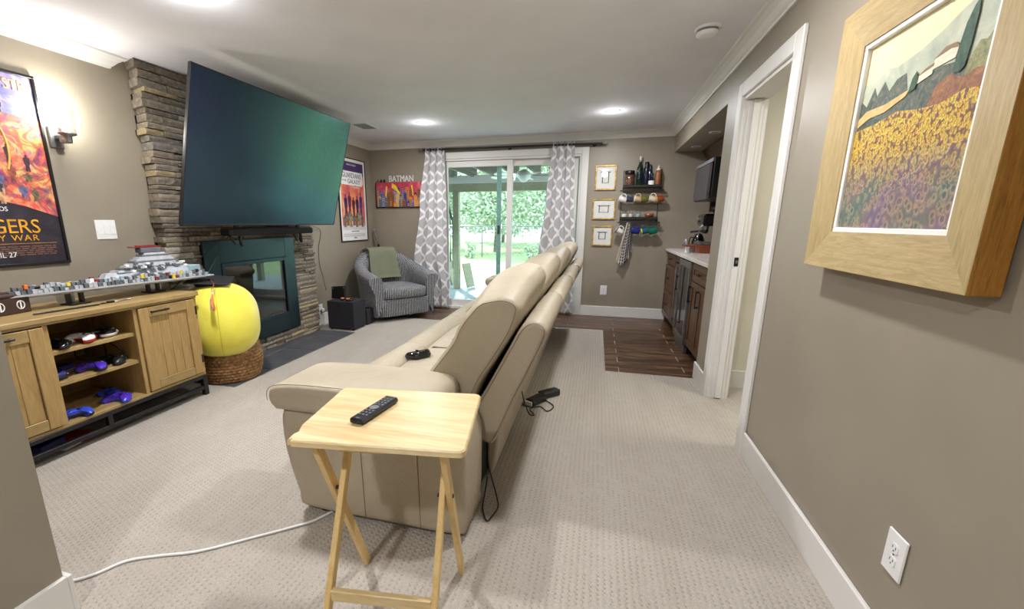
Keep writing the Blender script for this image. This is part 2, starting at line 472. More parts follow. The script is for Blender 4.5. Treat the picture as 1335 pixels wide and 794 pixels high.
# hall behind the doorway
mb = MB(); mb.box(XR + .13, 2.9, 3.67, 3.72, -.03, CEIL).box(2.85, 2.9, YF, 3.67, -.03, CEIL)
struct('wall_hall', mb, M['cream'])
struct('baseboard_hall', B(XR + .15, 2.85, 3.655, 3.67, 0, .14, b=.003), M['trim'])
struct('baseboard_right', merge(B(XR - .016, XR, YF, 2.525, 0, .14, b=.004), B(XR - .016, XR, 3.487, 3.836, 0, .14, b=.004), B(XR, XR + .05, 3.82, 3.836, 0, .14, b=.004)), M['trim'])
struct('baseboard_back', merge(B(-.16, .93, YB - .016, YB, 0, .14, b=.004), B(XL, -2.28, YB - .016, YB, 0, .14, b=.004)), M['trim'])
struct('baseboard_left', merge(B(XL, XL + .016, 4.47, YB, 0, .14, b=.004), B(XL, XL + .016, .8, 2.58, 0, .14, b=.004)), M['trim'])
# crown moulding
CP = [(0, 0), (.089, 0), (.086, -.012), (.07, -.018), (.045, -.036), (.026, -.058), (.016, -.066), (.012, -.078), (0, -.078)]
def crown(axis, w, sgn, a, b, ma=0, mb_=0):
    # ma, mb_: mitre (grow with distance from the wall) at the two ends
    mbx = MB(); n = len(CP); v = []
    for t, mi in ((a, ma), (b, mb_)):
        for d, z in CP:
            tt = t + mi * d
            v.append((w + sgn * d, tt, CEIL + z) if axis == 'y' else (tt, w + sgn * d, CEIL + z))
    return mbx.add(v, [tuple(range(n)), tuple(range(n, 2 * n))[::-1]] + [(i, n + i, n + (i + 1) % n, (i + 1) % n) for i in range(n)])
struct('trim_1', crown('y', XL, 1, .8, 2.52, 1, 1), M['trim'])
struct('trim_2', crown('y', XL, 1, 4.45, YB, 0, -1), M['trim'])
struct('trim_3', crown('x', YB, -1, XL, XR, 1, -1), M['trim'])
struct('trim_4', crown('y', XR, -1, YF, YB, 1, -1), M['trim'])
# doorway in the right wall
mb = MB()
for y0, y1 in ((2.525, 2.615), (3.395, 3.487)): mb.box(XR - .02, XR, y0, y1, 0, 2.13, b=.004)
mb.box(XR - .02, XR, 2.615, 3.395, 2.04, 2.13, b=.004)
mb.box(XR - .004, XR + .134, 2.605, 2.62, 0, 2.04).box(XR - .004, XR + .134, 3.387, 3.40, 0, 2.04).box(XR - .004, XR + .134, 2.62, 3.387, 2.02, 2.045)
door_trim = struct('trim_5', mb, M['trim'])
# pocket door edge standing in the far jamb
dr = struct('door_2', merge(B(XR + .045, XR + .085, 3.36, 3.387, .01, 2.018, b=.003), B(XR + .02, XR + .045, 3.375, 3.387, 0, 2.02, b=.002), B(XR + .085, XR + .11, 3.375, 3.387, 0, 2.02, b=.002)), M['trim'])
dh = obj('door_latch', merge(B(XR + .052, XR + .078, 3.356, 3.361, .97, 1.03, b=.002)), M['black_metal'], dr, 'small black latch plate on the edge of the white door')
obj('latch_tongue', B(XR + .059, XR + .071, 3.350, 3.357, .99, 1.01, b=.002), M['nickel'], dr)

# ---- stone chimney breast
FX = -3.14
chim = struct('wall_fireplace', B(XL, FX - .022, 2.69, 4.43, 0, CEIL), M['mortar'])
stones = []
z = 0.0; rs = random.Random(3)
HOLE = (2.91, 4.045, 0.150, 1.105)
while z < CEIL - .012:
    h = rs.choice([.032, .038, .044, .05, .058])
    if z + h > CEIL - .02: h = CEIL - z
    y = 2.60 + rs.uniform(-.012, .02); first = True; yend = 4.435 + rs.uniform(-.02, .015)
    while y < yend - .01:
        L = rs.uniform(.13, .40)
        if first: L = rs.uniform(.12, .28)
        y1 = min(y + L, yend)
        if yend - y1 < .06: y1 = yend
        segs = [(y, y1)]
        if z + h > HOLE[2] and z < HOLE[3]:
            segs = [s for s in ((y, min(y1, HOLE[0])), (max(y, HOLE[1]), y1)) if s[1] - s[0] > .02]
        for a, b in segs:
            k = 2 if (rs.random() < .22 and not first and h > .04) else 1
            for q in range(k):
                stones.append((a, b, z + h * q / k, z + h * (q + 1) / k, first, rs.random(), rs.uniform(-.012, .016)))
        y = y1; first = False
    z += h
def stone_mb(a, b, z0, z1, first, rnd, pr, mbx=None):
    g = .0018; q = random.Random(int(rnd * 1e6)); mbx = mbx or MB()
    x0 = XL + .005 if first else FX - .03
    x1 = FX + pr; a2 = a + g; b2 = b - g; zz0 = z0 + g; zz1 = z1 - g
    # rough faced block: front face split in 3 columns with jittered depth
    nv = 3; v = []
    for i in range(nv + 1):
        yy = a2 + (b2 - a2) * i / nv
        j0, j1, j2 = q.uniform(-.006, .004), q.uniform(-.006, .004), q.uniform(0, .004)
        yb_ = yy + (.052 if first and i == 0 else 0)
        v += [(x0, yb_, zz0), (x1 + j0 - .003, yy, zz0), (x1 + j2, yy, (zz0 + zz1) / 2), (x1 + j1 - .003, yy, zz1 - q.uniform(0, .003)), (x0, yb_, zz1)]
    F = [(0, 1, 2, 3, 4), tuple(nv * 5 + k for k in (4, 3, 2, 1, 0))]
    for i in range(nv):
        for k in range(5): F.append((i * 5 + k, i * 5 + (k + 1) % 5, (i + 1) * 5 + (k + 1) % 5, (i + 1) * 5 + k))
    return mbx.add(v, F)
stones.sort(key=lambda s: -((s[1] - s[0]) * (s[3] - s[2]) * (2.2 if s[4] else 1)))
for s in stones[:300]: obj('stone', stone_mb(*s), M['stone'], chim)
rest = MB()
for s in stones[300:]: stone_mb(*s, mbx=rest)
if rest.v: obj('small_stones', rest, M['stone'], chim, kind='stuff')

# ---- slate hearth
hearth = struct('floor', B(-3.14, -2.655, 2.60, 4.405, 0.003, 0.005), M['grout'])
for y0, y1 in ((2.60, 3.03), (3.034, 3.64), (3.644, 4.25), (4.254, 4.405)):
    obj('floor_tile', B(-2.994, -2.657, y0, y1, .004, .010, b=.002), M['slate'], hearth)
for y0, y1 in ((2.60, 2.72), (2.724, 3.33), (3.334, 3.94), (3.944, 4.405)):
    obj('floor_tile', B(-3.128, -2.999, y0, y1, .004, .010, b=.002), M['slate'], hearth)

# ---- sliding patio door
mb = MB()
mb.box(-2.28, -2.19, YB - .02, YB, 0, 2.21, b=.004).box(-.25, -.16, YB - .02, YB, 0, 2.21, b=.004).box(-2.19, -.25, YB - .02, YB, 2.125, 2.21, b=.004)
struct('trim_6', mb, M['trim'])
mb = MB()
for x0, x1 in ((-2.205, -2.17), (-.27, -.235)): mb.box(x0, x1, YB - .002, YB + .14, 0, 2.13, b=.003)
mb.box(-2.17, -.27, YB - .002, YB + .14, 2.10, 2.13, b=.003).box(-2.17, -.27, YB - .002, YB + .16, -.01, .035, b=.003)
sl = struct('door_1', mb, M['trim'])
def sash(x0, x1, y, zb=.035, zt=2.10, st=.075):
    f = MB(); f.box(x0, x0 + st, y, y + .035, zb, zt, b=.004).box(x1 - st, x1, y, y + .035, zb, zt, b=.004).box(x0 + st, x1 - st, y, y + .035, zb, zb + .10, b=.004).box(x0 + st, x1 - st, y, y + .035, zt - .08, zt, b=.004)
    s = obj('door_sash', f, M['trim'], sl)
    obj('glass_pane', B(x0 + st - .005, x1 - st + .005, y + .013, y + .021, zb + .095, zt - .075), M['glass'], s)
    return s
sash(-2.17, -1.165, YB + .03); sash(-1.24, -.27, YB + .075)
M['teal_frame'] = plain('grey_green_screen_frame', (150, 176, 170), 0.5)
sc = MB(); sc.box(-2.17, -2.13, YB + .118, YB + .135, .035, 2.1).box(-1.40, -1.335, YB + .118, YB + .135, .035, 2.1, b=.003).box(-2.13, -1.40, YB + .118, YB + .135, .035, .09).box(-2.13, -1.40, YB + .118, YB + .135, 2.06, 2.1)
scr = obj('screen_frame', sc, M['teal_frame'], sl)
obj('door_handle', merge(B(-1.385, -1.35, YB + .10, YB + .119, 1.10, 1.22, b=.006), MB().tube([(-1.367, YB + .10, 1.12), (-1.367, YB + .08, 1.13), (-1.367, YB + .08, 1.19), (-1.367, YB + .10, 1.20)], .006)), M['black_plastic'], scr, 'black handle of the sliding screen')

# ================================================================== OUTSIDE
def outdoor():
    conc = NT('pale_concrete'); f = conc.noise(conc.coords(), 3, 5, .7); conc.color(conc.ramp(f, [(.3, (138, 150, 158)), (.7, (166, 176, 182))])); conc.bump(f, .1, .01); M['conc'] = conc.set(.8)
    g = NT('lawn'); f = g.noise(g.coords(), 2.5, 6, .75); g.color(g.ramp(f, [(.3, (138, 160, 112)), (.6, (164, 184, 136)), (.8, (184, 200, 158))])); g.bump(g.noise(g.coords(), 60, 4), .8, .03); M['lawn'] = g.set(.9)
    M['treated'] = wood('weathered_lumber', (122, 124, 102), (150, 150, 124), (170, 168, 142), 'y', .8, .7)
    M['joist'] = wood('grey_deck_joist', (98, 94, 88), (126, 120, 112), (148, 142, 132), 'y', .8, .7)
    patio = struct('floor', B(-6, 3, YB + .12, 9.55, -.16, -.075), M['conc'])
    for y0, y1 in ((YB + .14, 7.38), (7.39, 8.60), (8.61, 9.55)):
        for x0, x1 in ((-6, -3.2), (-3.19, -1.7), (-1.69, -.2), (-.19, 1.4), (1.41, 3)):
            obj('concrete_slab', B(x0, x1, y0, y1, -.08, -.06, b=.004), M['conc'], patio)
    mb = MB(); mb.grid(lambda u, v: (-26 + 44 * u, 9.5 + 40 * v, -.10 + .04 * math.sin(u * 31) * math.sin(v * 17)), 30, 30)
    struct('ground', mb, M['lawn'])
    deck = thing('deck', 'raised timber deck over the patio outside the glass door', 'deck', (-1.5, 7.6, 2.0))
    x = -4.4
    while x < 1.4:
        obj('joist', B(x, x + .045, YB + .16, 8.62, 2.10, 2.30), M['joist'], deck); x += .41
    obj('beam', B(-4.6, 1.6, 8.45, 8.6, 1.84, 2.08, b=.005), M['treated'], deck)
    obj('fascia', B(-4.6, 1.6, 8.36, 8.44, 1.99, 2.13), M['trim'], deck, 'white painted fascia along the beam')
    for k in range(18):
        yy = YB + .16 + k * .139
        obj('deck_board', B(-4.6, 1.6, yy, yy + .134, 2.30, 2.335), M['joist'], deck)
    for px in (-2.76, -.80, 1.2): obj('post', B(px, px + .12, 8.44, 8.56, -.06, 1.84, b=.006), M['treated'], deck)
    fan = thing('outdoor_fan', 'white ceiling fan hanging under the deck outside', 'ceiling fan', (-1.2, 7.4, 2.1))
    obj('motor', MB().lathe([(.02, 2.10), (.06, 2.08), (.11, 2.04), (.12, 1.99), (.08, 1.95), (.06, 1.92), (.02, 1.90)], (-1.2, 7.4, 0), 20), M['white'], fan)
    for k in range(5):
        a = 2 * PI * k / 5 + .3; R_ = Matrix.Rotation(a, 4, 'Z'); R_.translation = Vector((-1.2, 7.4, 2.0))
        m2 = MB(R_ @ Matrix.Rotation(.2, 4, 'X')); m2.prism([(.12, -.03), (.3, -.06), (.58, -.07), (.62, 0), (.58, .07), (.3, .06), (.12, .03)], 'z', -.006, .006)
        obj('fan_blade', m2, M['white'], fan)
    st = thing('outdoor_stairs', 'grey timber stairs with black balusters beside the deck post', 'stairs', (-3.3, 8.0, -.06))
    stn = MB(); stn.prism([(7.2, 2.0), (7.45, 2.1), (9.3, .1), (9.3, -.06), (9.0, -.06)], 'x', -3.0, -2.95)
    obj('stringer', stn, M['treated'], st)
    for k in range(9):
        obj('tread', B(-3.9, -2.96, 7.45 + k * .21, 7.72 + k * .21, 1.84 - k * .205, 1.88 - k * .205), M['joist'], st)
    obj('handrail', MB().tube([(-2.93, 7.3, 2.95), (-2.93, 9.25, 1.0)], .025), M['black_metal'], st)
    for k in range(14):
        yy = 7.35 + k * .145; obj('baluster', MB().cyl((-2.93, yy, 1.95 - (yy - 7.3)), (-2.93, yy, 2.9 - (yy - 7.3)), .009, n=6), M['black_metal'], st)
    bd = MB(frame_mat((-2.50, 8.66, .20), (.30, 1, 0), (-.22, 0, 1))); bd.box(-.14, .14, -.25, .25, -.01, .01)
    solo('leaning_board', bd, M['treated'], 'flat grey board leaning by the deck post outside', 'board')
    # chain-link fence
    fn = thing('chain_link_fence', 'grey chain-link fence across the far end of the lawn', 'fence', (-4, 17.2, -.1))
    for x in [-14 + 2.4 * k for k in range(9)]: obj('post', MB().cyl((x, 17.2, -.1), (x, 17.2, 1.18), .03, n=8), M['nickel'], fn)
    obj('top_rail', MB().cyl((-14, 17.2, 1.12), (5.2, 17.2, 1.12), .022, n=6), M['nickel'], fn)
    w = MB(); x = -14.0
    while x < 5.2:
        for s in (0, 1):
            a, b = (x, x + 1.2) if s else (x + 1.2, x)
            w.add([(a, 17.2, -.05), (a + .012, 17.2, -.05), (b + .012, 17.2, 1.12), (b, 17.2, 1.12)], [(0, 1, 2, 3)])
        x += .15
    obj('wire_mesh', w, M['nickel'], fn, kind='stuff')
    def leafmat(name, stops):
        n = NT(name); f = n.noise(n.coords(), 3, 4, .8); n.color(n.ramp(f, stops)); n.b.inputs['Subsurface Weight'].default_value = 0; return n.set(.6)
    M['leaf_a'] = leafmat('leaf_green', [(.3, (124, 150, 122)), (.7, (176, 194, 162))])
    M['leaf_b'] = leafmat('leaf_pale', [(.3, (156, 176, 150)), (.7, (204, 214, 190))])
    M['bark'] = plain('bark', (96, 84, 70), .9, nscale=8)
    def tree(name, label, cat, x, y, h, w, n, leaf, trunk=True, ls=.16, seed=1, group=None, zlow=.14):
        q = random.Random(seed); t = thing(name, label, cat, (x, y, -.1), group)
        if trunk:
            tb = MB(); tb.tube([(x, y, -.1), (x + .1, y, h * .3), (x - .05, y + .1, h * .75)], lambda s_: .03 + h * .010 * (1 - s_), 8)
            for k in range(5):
                a = q.uniform(0, 6.28); tb.tube([(x + .05, y, h * .3 + k * .08 * h), (x + math.cos(a) * w * .3, y + math.sin(a) * w * .3, h * (.55 + .07 * k))], lambda s_: .07 * (1 - s_ * .7), 6)
            obj('trunk', tb, M['bark'], t)
        lf = MB(); blobs = []
        for k in range(16):
            a = q.uniform(0, 6.28); rr = q.uniform(0, .36) * w; zz = q.uniform(zlow, .86) * h
            rr *= 1.15 - abs(zz / h - .5)
            blobs.append((x + rr * math.cos(a), y + rr * math.sin(a), zz, w * q.uniform(.16, .28)))
        V = []; F = []
        for k in range(n):
            bx, by, bz, br = blobs[k % 16]
            d = Vector((q.gauss(0, 1), q.gauss(0, 1), q.gauss(0, 1))).normalized() * br * q.uniform(.65, 1.05)
            p = Vector((bx, by, bz)) + Vector((d.x, d.y, d.z * .8))
            u = Vector((q.gauss(0, 1), q.gauss(0, 1), q.gauss(0, 1))).normalized() * ls * q.uniform(.6, 1.2); vv = u.orthogonal().normalized() * u.length * .55
            i = len(V); V += [p - u, p + vv, p + u, p - vv]; F.append((i, i + 1, i + 2, i + 3))
        lf.add(V, F); obj('foliage', lf, M[leaf], t, kind='stuff')
    tree('tree', 'tall leafy tree beyond the fence, left of the middle door stile', 'tree', -4.6, 20.5, 6.5, 5.2, 11000, 'leaf_b', seed=2, ls=.10)
    tree('tree', 'dense tree beyond the fence behind the middle door stile', 'tree', -1.6, 22.5, 7.5, 5.4, 11000, 'leaf_a', seed=3, ls=.10)
    tree('tree', 'tree beyond the fence behind the left curtain edge', 'tree', -8.6, 22, 7, 5.5, 8000, 'leaf_a', seed=4, ls=.11)
    tree('tree', 'farther tree beyond the fence behind the right curtain', 'tree', 2.6, 21, 7, 5.4, 8000, 'leaf_b', seed=5, ls=.11)
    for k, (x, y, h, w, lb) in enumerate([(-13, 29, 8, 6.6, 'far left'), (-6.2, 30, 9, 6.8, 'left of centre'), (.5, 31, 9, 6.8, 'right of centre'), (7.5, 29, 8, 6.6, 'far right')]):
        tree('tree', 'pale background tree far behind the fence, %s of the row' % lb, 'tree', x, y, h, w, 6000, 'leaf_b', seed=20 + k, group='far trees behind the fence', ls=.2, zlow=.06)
    for k, (x, y, lb) in enumerate([(-4.7, 16.5, 'rounded shrub by the fence on the left of the lawn'), (-2.3, 16.4, 'spiky low shrub by the fence right of the middle stile'), (-.9, 16.6, 'bushy shrub by the fence near the right curtain')]):
        tree('shrub', lb, 'shrub', x, y, 0.62, .62, 900, 'leaf_b', trunk=False, ls=.05, seed=40 + k, zlow=.02)
outdoor()

# ================================================================== SOFA
def sofa():
    t = thing('recliner_sofa', 'long cream leather reclining sofa with channel-stitched back cushions', 'sofa', (-.8, 3.4, 0))
    LE = M['leather']
    def seam(parent, pts, r=.0022, closed=False): return obj('seam', MB().tube(pts, r, 5, closed), M['seam'], parent)
    Y0, Y1 = 1.43, 5.50
    bounds = [1.76, 2.60, 3.47, 4.34, 5.20]
    body = [(-1.17, .03), (-1.205, .10), (-1.245, .25), (-1.26, .40), (-1.235, .495), (-1.1, .50), (-.7, .50), (-.5, .49), (-.44, .42), (-.435, .25), (-.44, .08), (-.47, .03), (-.8, .025)]
    pad = [(-1.27, .50), (-1.295, .545), (-1.27, .595), (-1.15, .615), (-.9, .62), (-.65, .615), (-.56, .59), (-.55, .52), (-.6, .495), (-1.2, .49)]
    for a, b in ((Y0, 1.75), (5.21, Y1)):
        near = a < 2
        ar = obj('armrest', MB().pillow(body, a + .012, b - .012, .03, 80), LE, t)
        pd = obj('arm_pad', MB().pillow(pad, a - .015, b + .01, .035, 80), LE, ar)
        P = resample(pad, 80)
        if near:
            obj('seam', MB().tube([(p[0] * 1.001, a - .009 + .004, p[1]) for p in P if p[1] > .52], .0015, 5), M['seam'], ar)
            for x in (-.88, -.63): obj('seam', MB().tube([(x, a + .0115, .48), (x + .004, a + .0105, .25), (x + .008, a + .0115, .035)], .0014, 5), M['seam'], ar)
            Q = resample(body, 80)
    # seats
    seat_prof = [(-1.04, .30), (-1.045, .42), (-1.02, .458), (-.9, .468), (-.7, .462), (-.56, .44), (-.48, .40), (-.48, .30)]
    roll = [(-1.17, .06), (-1.215, .12), (-1.235, .25), (-1.24, .38), (-1.225, .445), (-1.18, .482), (-1.12, .492), (-1.06, .475), (-1.03, .435), (-1.025, .35), (-1.03, .10), (-1.08, .05)]
    seats = []
    for i in range(4):
        a, b = bounds[i] + .003, bounds[i + 1] - .003
        fr = obj('footrest', MB().pillow(roll, a, b, .035, 80, puff=.006), LE, t)
        se = obj('seat_cushion', MB().pillow(seat_prof, a, b, .03, 72, puff=.008), LE, t)
        for x in (-.86, -.70): obj('seam', MB().tube([(x, a + .03, .4685), (x + .01, (a + b) / 2, .4745), (x, b - .03, .4685)], .0014, 5), M['seam'], se)
        obj('seam', MB().tube([(-1.244, a + .03, .30), (-1.25, (a + b) / 2, .30), (-1.244, b - .03, .30)], .0014, 5), M['seam'], fr)
    # backs: a puffy cushion leaning on an outer shell, each seat reclined a little further
    back = [(-.76, .43), (-.75, .52), (-.66, .66), (-.58, .78), (-.535, .88), (-.47, .975), (-.44, 1.01), (-.41, 1.028), (-.34, 1.045), (-.285, 1.035), (-.262, 1.01), (-.258, .97), (-.30, .85), (-.38, .70), (-.46, .56), (-.52, .43), (-.64, .40)]
    shell = [(-.425, .275), (-.50, .32), (-.525, .37), (-.43, .55), (-.335, .735), (-.285, .83), (-.245, .862), (-.205, .862), (-.175, .835), (-.18, .78), (-.235, .65), (-.315, .47), (-.38, .31)]
    rise = [(0, 0), (.01, .0), (.028, .003), (.05, .006)]
    for i in range(4):
        dx, dz = rise[i]; a, b = bounds[i] + .004, bounds[i + 1] - .004
        k = lambda P: [(x + dx * max(0, (z - .4) / .5), z + dz * max(0, (z - .4) / .5)) for x, z in P]
        def sag(p, yy):      # the top of each cushion sinks towards its two ends
            d = min(yy - a, b - yy); f = math.exp(-(max(d, 0) / .13) ** 2) * max(0, min(1, (p[1] - .62) / .4))
            return (p[0] - .035 * f, yy, p[1] - .085 * f)
        pm = MB().pillow(k(back), a, b, .03, 96, puff=.012); pm.v = [Vector(sag((v[0], v[2]), v[1])) for v in pm.v]
        bc = obj('back_cushion', pm, LE, t)
        # two stitched lines that frame the side gusset, as loops round the cushion a little in from each end
        P = resample(k(back), 96)
        for yy, ins in ((a + .0055, .018), (b - .0055, .018)):
            pts = []
            for j in range(len(P)):
                tt = (P[(j + 2) % len(P)] - P[j - 2]).normalized(); nn = Vector((tt[1], -tt[0]))
                c = Vector((-.5, .75)); nn = nn if nn.dot(c - P[j]) > 0 else -nn
                pts.append(sag((P[j][0] + nn[0] * ins, P[j][1] + nn[1] * ins), yy - .003 * (1 if yy < (a + b) / 2 else -1)))
            obj('seam', MB().tube(pts, .0015, 5, True), M['seam'], bc)
        # stitched channel across the cushion front, below the headrest
        def ontop(f):   # point on the outline by index fraction
            return P[int(f * len(P)) % len(P)]
        for zl in (.60, .76, .90):
            front = min((p for p in P if p[0] < -.36 + dx), key=lambda p: abs(p[1] - zl))
            obj('seam', MB().tube([(front[0] - .002 - .01, a + .05, front[1] - .02), (front[0] - .012, (a + b) / 2, front[1] + .002), (front[0] - .012, b - .05, front[1] - .02)], .0015, 5), M['seam'], bc)
        ridge = max(P, key=lambda p: p[0] + p[1])
        obj('seam', MB().tube([sag((ridge[0] + .001, ridge[1] + .001), a + .045), (ridge[0] + .011, (a + b) / 2, ridge[1] + .009), sag((ridge[0] + .001, ridge[1] + .001), b - .045)], .0015, 5), M['seam'], bc)
        sh = obj('back_shell', MB().pillow(k(shell), a, b, .028, 80, puff=.004), LE, t)
        S = resample(k(shell), 80); top = max(S, key=lambda p: p[1])
        for yy in (a + .22,):
            pts = [(p[0] - .0, yy, p[1] + .0) for p in S if p[1] > .74]
            pts.sort(key=lambda p: p[0]); obj('seam', MB().tube([(p[0], p[1], p[2] + .002) for p in pts], .0014, 5), M['seam'], sh)
        pts = []
        for j in range(len(S)):
            tt = (S[(j + 2) % len(S)] - S[j - 2]).normalized(); nn = Vector((tt[1], -tt[0])); c = Vector((-.35, .57))
            nn = nn if nn.dot(c - S[j]) > 0 else -nn
            pts.append((S[j][0] + nn[0] * .012, a + .002, S[j][1] + nn[1] * .012))
        obj('seam', MB().tube(pts, .0014, 5, True), M['seam'], sh)
    # frame: black block painting the shade inside the open base; then back skirt
    obj('frame', B(-1.0, -.462, 1.745, 5.22, .04, .46), M['blackvoid'], t, 'black block painting the shade inside the base')
    sk = MB(); sk.pillow([(-.455, .04), (-.425, .05), (-.395, .3), (-.365, .50), (-.42, .52), (-.455, .40), (-.46, .15)], 1.92, 5.22, .015, 40)
    obj('back_skirt', sk, LE, t)
    for x in (-1.1, -.55):
        for y in (1.5, 3.4, 5.4): obj('foot', MB().cyl((x, y, .002), (x, y, .05), .025, n=12), M['black_plastic'], t)
sofa()

# power adapters, cables on the floor behind the sofa
def adapters():
    for k, (x, y, a, lb) in enumerate([(-.345, 2.93, -.5, 'black power adapter on the carpet, nearer of the two behind the sofa'), (-.27, 3.08, -.75, 'black power adapter on the carpet, farther of the two behind the sofa')]):
        t = thing('power_adapter', lb, 'adapter', (x, y, .004), 'power adapters behind the sofa')
        R_ = Matrix.Rotation(a, 4, 'Z'); R_.translation = Vector((x, y, .004))
        obj('adapter_body', MB(R_).box(-.035, .035, -.085, .085, .002, .05, b=.008), M['black_plastic'], t)
        obj('adapter_label', MB(R_).box(-.03, .03, -.096, -.085, .01, .042, b=.003), M['paper'], t, 'white end of the adapter')
    solo('power_cable', MB().tube(smooth_path([(-.405, 2.64, .20), (-.39, 2.66, .12), (-.36, 2.70, .02), (-.33, 2.72, .010), (-.37, 2.80, .012), (-.31, 2.86, .012), (-.25, 2.80, .010), (-.22, 2.90, .010), (-.30, 3.00, .012)]), .004, 6), M['black_plastic'], 'black cable looped beside the power adapters behind the sofa', 'cable')
    solo('power_cable', MB().tube(smooth_path([(-.425, 1.80, .16), (-.40, 1.78, .09), (-.37, 1.745, .03), (-.355, 1.70, .010), (-.37, 1.62, .010), (-.385, 1.60, .010), (-.42, 1.68, .010), (-.43, 1.76, .03), (-.425, 1.79, .1)]), .0035, 6), M['black_plastic'], 'thin black cable drooping from the near back corner of the sofa', 'cable')
    P = [(-1.02, 1.55, .011), (-1.08, 1.43, .010), (-1.12, 1.372, .011), (-1.275, 1.241, .009), (-1.421, 1.121, .010), (-1.55, 1.06, .009), (-1.643, 1.005, .010), (-1.69, .925, .010), (-1.75, .875, .010), (-1.85, .86, .010)]
    solo('extension_cord', MB().tube(smooth_path(P), .0055, 8), M['white'], 'white extension cord across the carpet from sofa to wall corner', 'cord')
adapters()

# ================================================================== TRAY TABLE with remote
def tray():
    # local frame: the top is turned a few degrees
    t = thing('tray_table', 'folding pale pine tray table with a chipped near-left corner', 'table', (-.56, 1.13, 0))
    R_ = Matrix.Rotation(.145, 4, 'Z'); R_.translation = Vector((-.562, 1.128, 0))
    zt = .69; w, d = .246, .197
    poly = []
    for cx_, cy_, a0 in ((w - .02, -d + .02, -90), (w - .02, d - .02, 0), (-w + .02, d - .02, 90)):
        for k in range(5): a = math.radians(a0 + 22.5 * k); poly.append((cx_ + .02 * math.cos(a), cy_ + .02 * math.sin(a)))
    poly += [(-w - .002, -d + .10), (-w + .010, -d + .055), (-w + .002, -d + .035), (-w + .004, -d + .008), (-w + .012, -d + .012), (-w + .018, -d + .002)]
    q = MB(R_); n = len(poly); v = []
    lv = [(.0, zt - .018), (.0, zt - .004), (-.004, zt)]
    for ins, z in lv:
        for x, y in poly: s = 1 + ins / .22; v.append((x * s, y * s, z))
    F = [tuple(range(n))[::-1], tuple(range(2 * n, 3 * n))]
    for j in range(2):
        for i in range(n): F.append((j * n + i, j * n + (i + 1) % n, (j + 1) * n + (i + 1) % n, (j + 1) * n + i))
    q.add(v, F); obj('table_top', q, M['pine'], t)
    def bar(p0, p1, wx, wt, name='leg', m='pine_leg'):
        p0, p1 = Vector(p0), Vector(p1); dv = p1 - p0; L = dv.length; z = dv.normalized(); x = Vector((1, 0, 0)); y = z.cross(x).normalized(); x = y.cross(z)
        mm = Matrix((x, y, z)).transposed().to_4x4(); mm.translation = p0
        return obj(name, MB(R_ @ mm).box(-wx / 2, wx / 2, -wt / 2, wt / 2, 0, L, b=.002), M[m], t)
    for x in (-.181, .181): bar((x, .155, .006), (x, -.155, .668), .018, .032)          # feet at the far side
    for x in (-.150, .160): bar((x, -.315, .006), (x, .040, .668), .018, .032)                # feet at the near side
    obj('stretcher', MB(R_).box(-.142, .152, -.215, -.197, .20, .235, b=.002), M['pine'], t)
    obj('stretcher', MB(R_).box(-.18, .18, .03, .07, .650, .671, b=.002), M['pine'], t)
    obj('stretcher', MB(R_).box(-.10, .03, -.188, -.165, .662, .672, b=.002), M['pine'], t)
    obj('support_rail', MB(R_).box(-.19, -.165, -.16, .16, .655, .673, b=.002), M['pine'], t)
    obj('support_rail', MB(R_).box(.165, .19, -.16, .16, .655, .673, b=.002), M['pine'], t)
    for x in (-.19, .19): obj('pivot_bolt', MB(R_).cyl((x * .76, -.066, .470), (x * 1.015, -.066, .470), .006, n=10), M['black_metal'], t)
    # remote
    a = math.atan2(1.221 - 1.041, -.637 + .662); 
    rt = thing('remote_control', 'slim black remote control lying on the pine tray table', 'remote', (-.625, 1.125, zt + .001))
    Q = Matrix.Rotation(a - PI / 2, 4, 'Z'); Q.translation = Vector((-.625, 1.125, zt + .0005))
    obj('remote_body', MB(Q).box(-.024, .024, -.095, .095, .001, .018, b=.005), M['black_plastic'], rt)
    bm_ = plain('grey_rubber_button', (120, 122, 128), .5); M['button'] = bm_
    for r in range(9):
        for c in (-1, 0, 1):
            if r in (3, 4) : continue
            obj('button', MB(Q).box(c * .0125 - .0035, c * .0125 + .0035, -.062 + r * .016, -.055 + r * .016, .018, .0195, b=.001), M['button'], rt)
    obj('direction_pad', MB(Q).cyl((0, -.004, .018), (0, -.004, .0197), .0145, n=20), M['grey_plastic'], rt)
    obj('brand_plate', MB(Q).box(-.006, .006, -.085, -.081, .018, .0186), M['button'], rt)
tray()

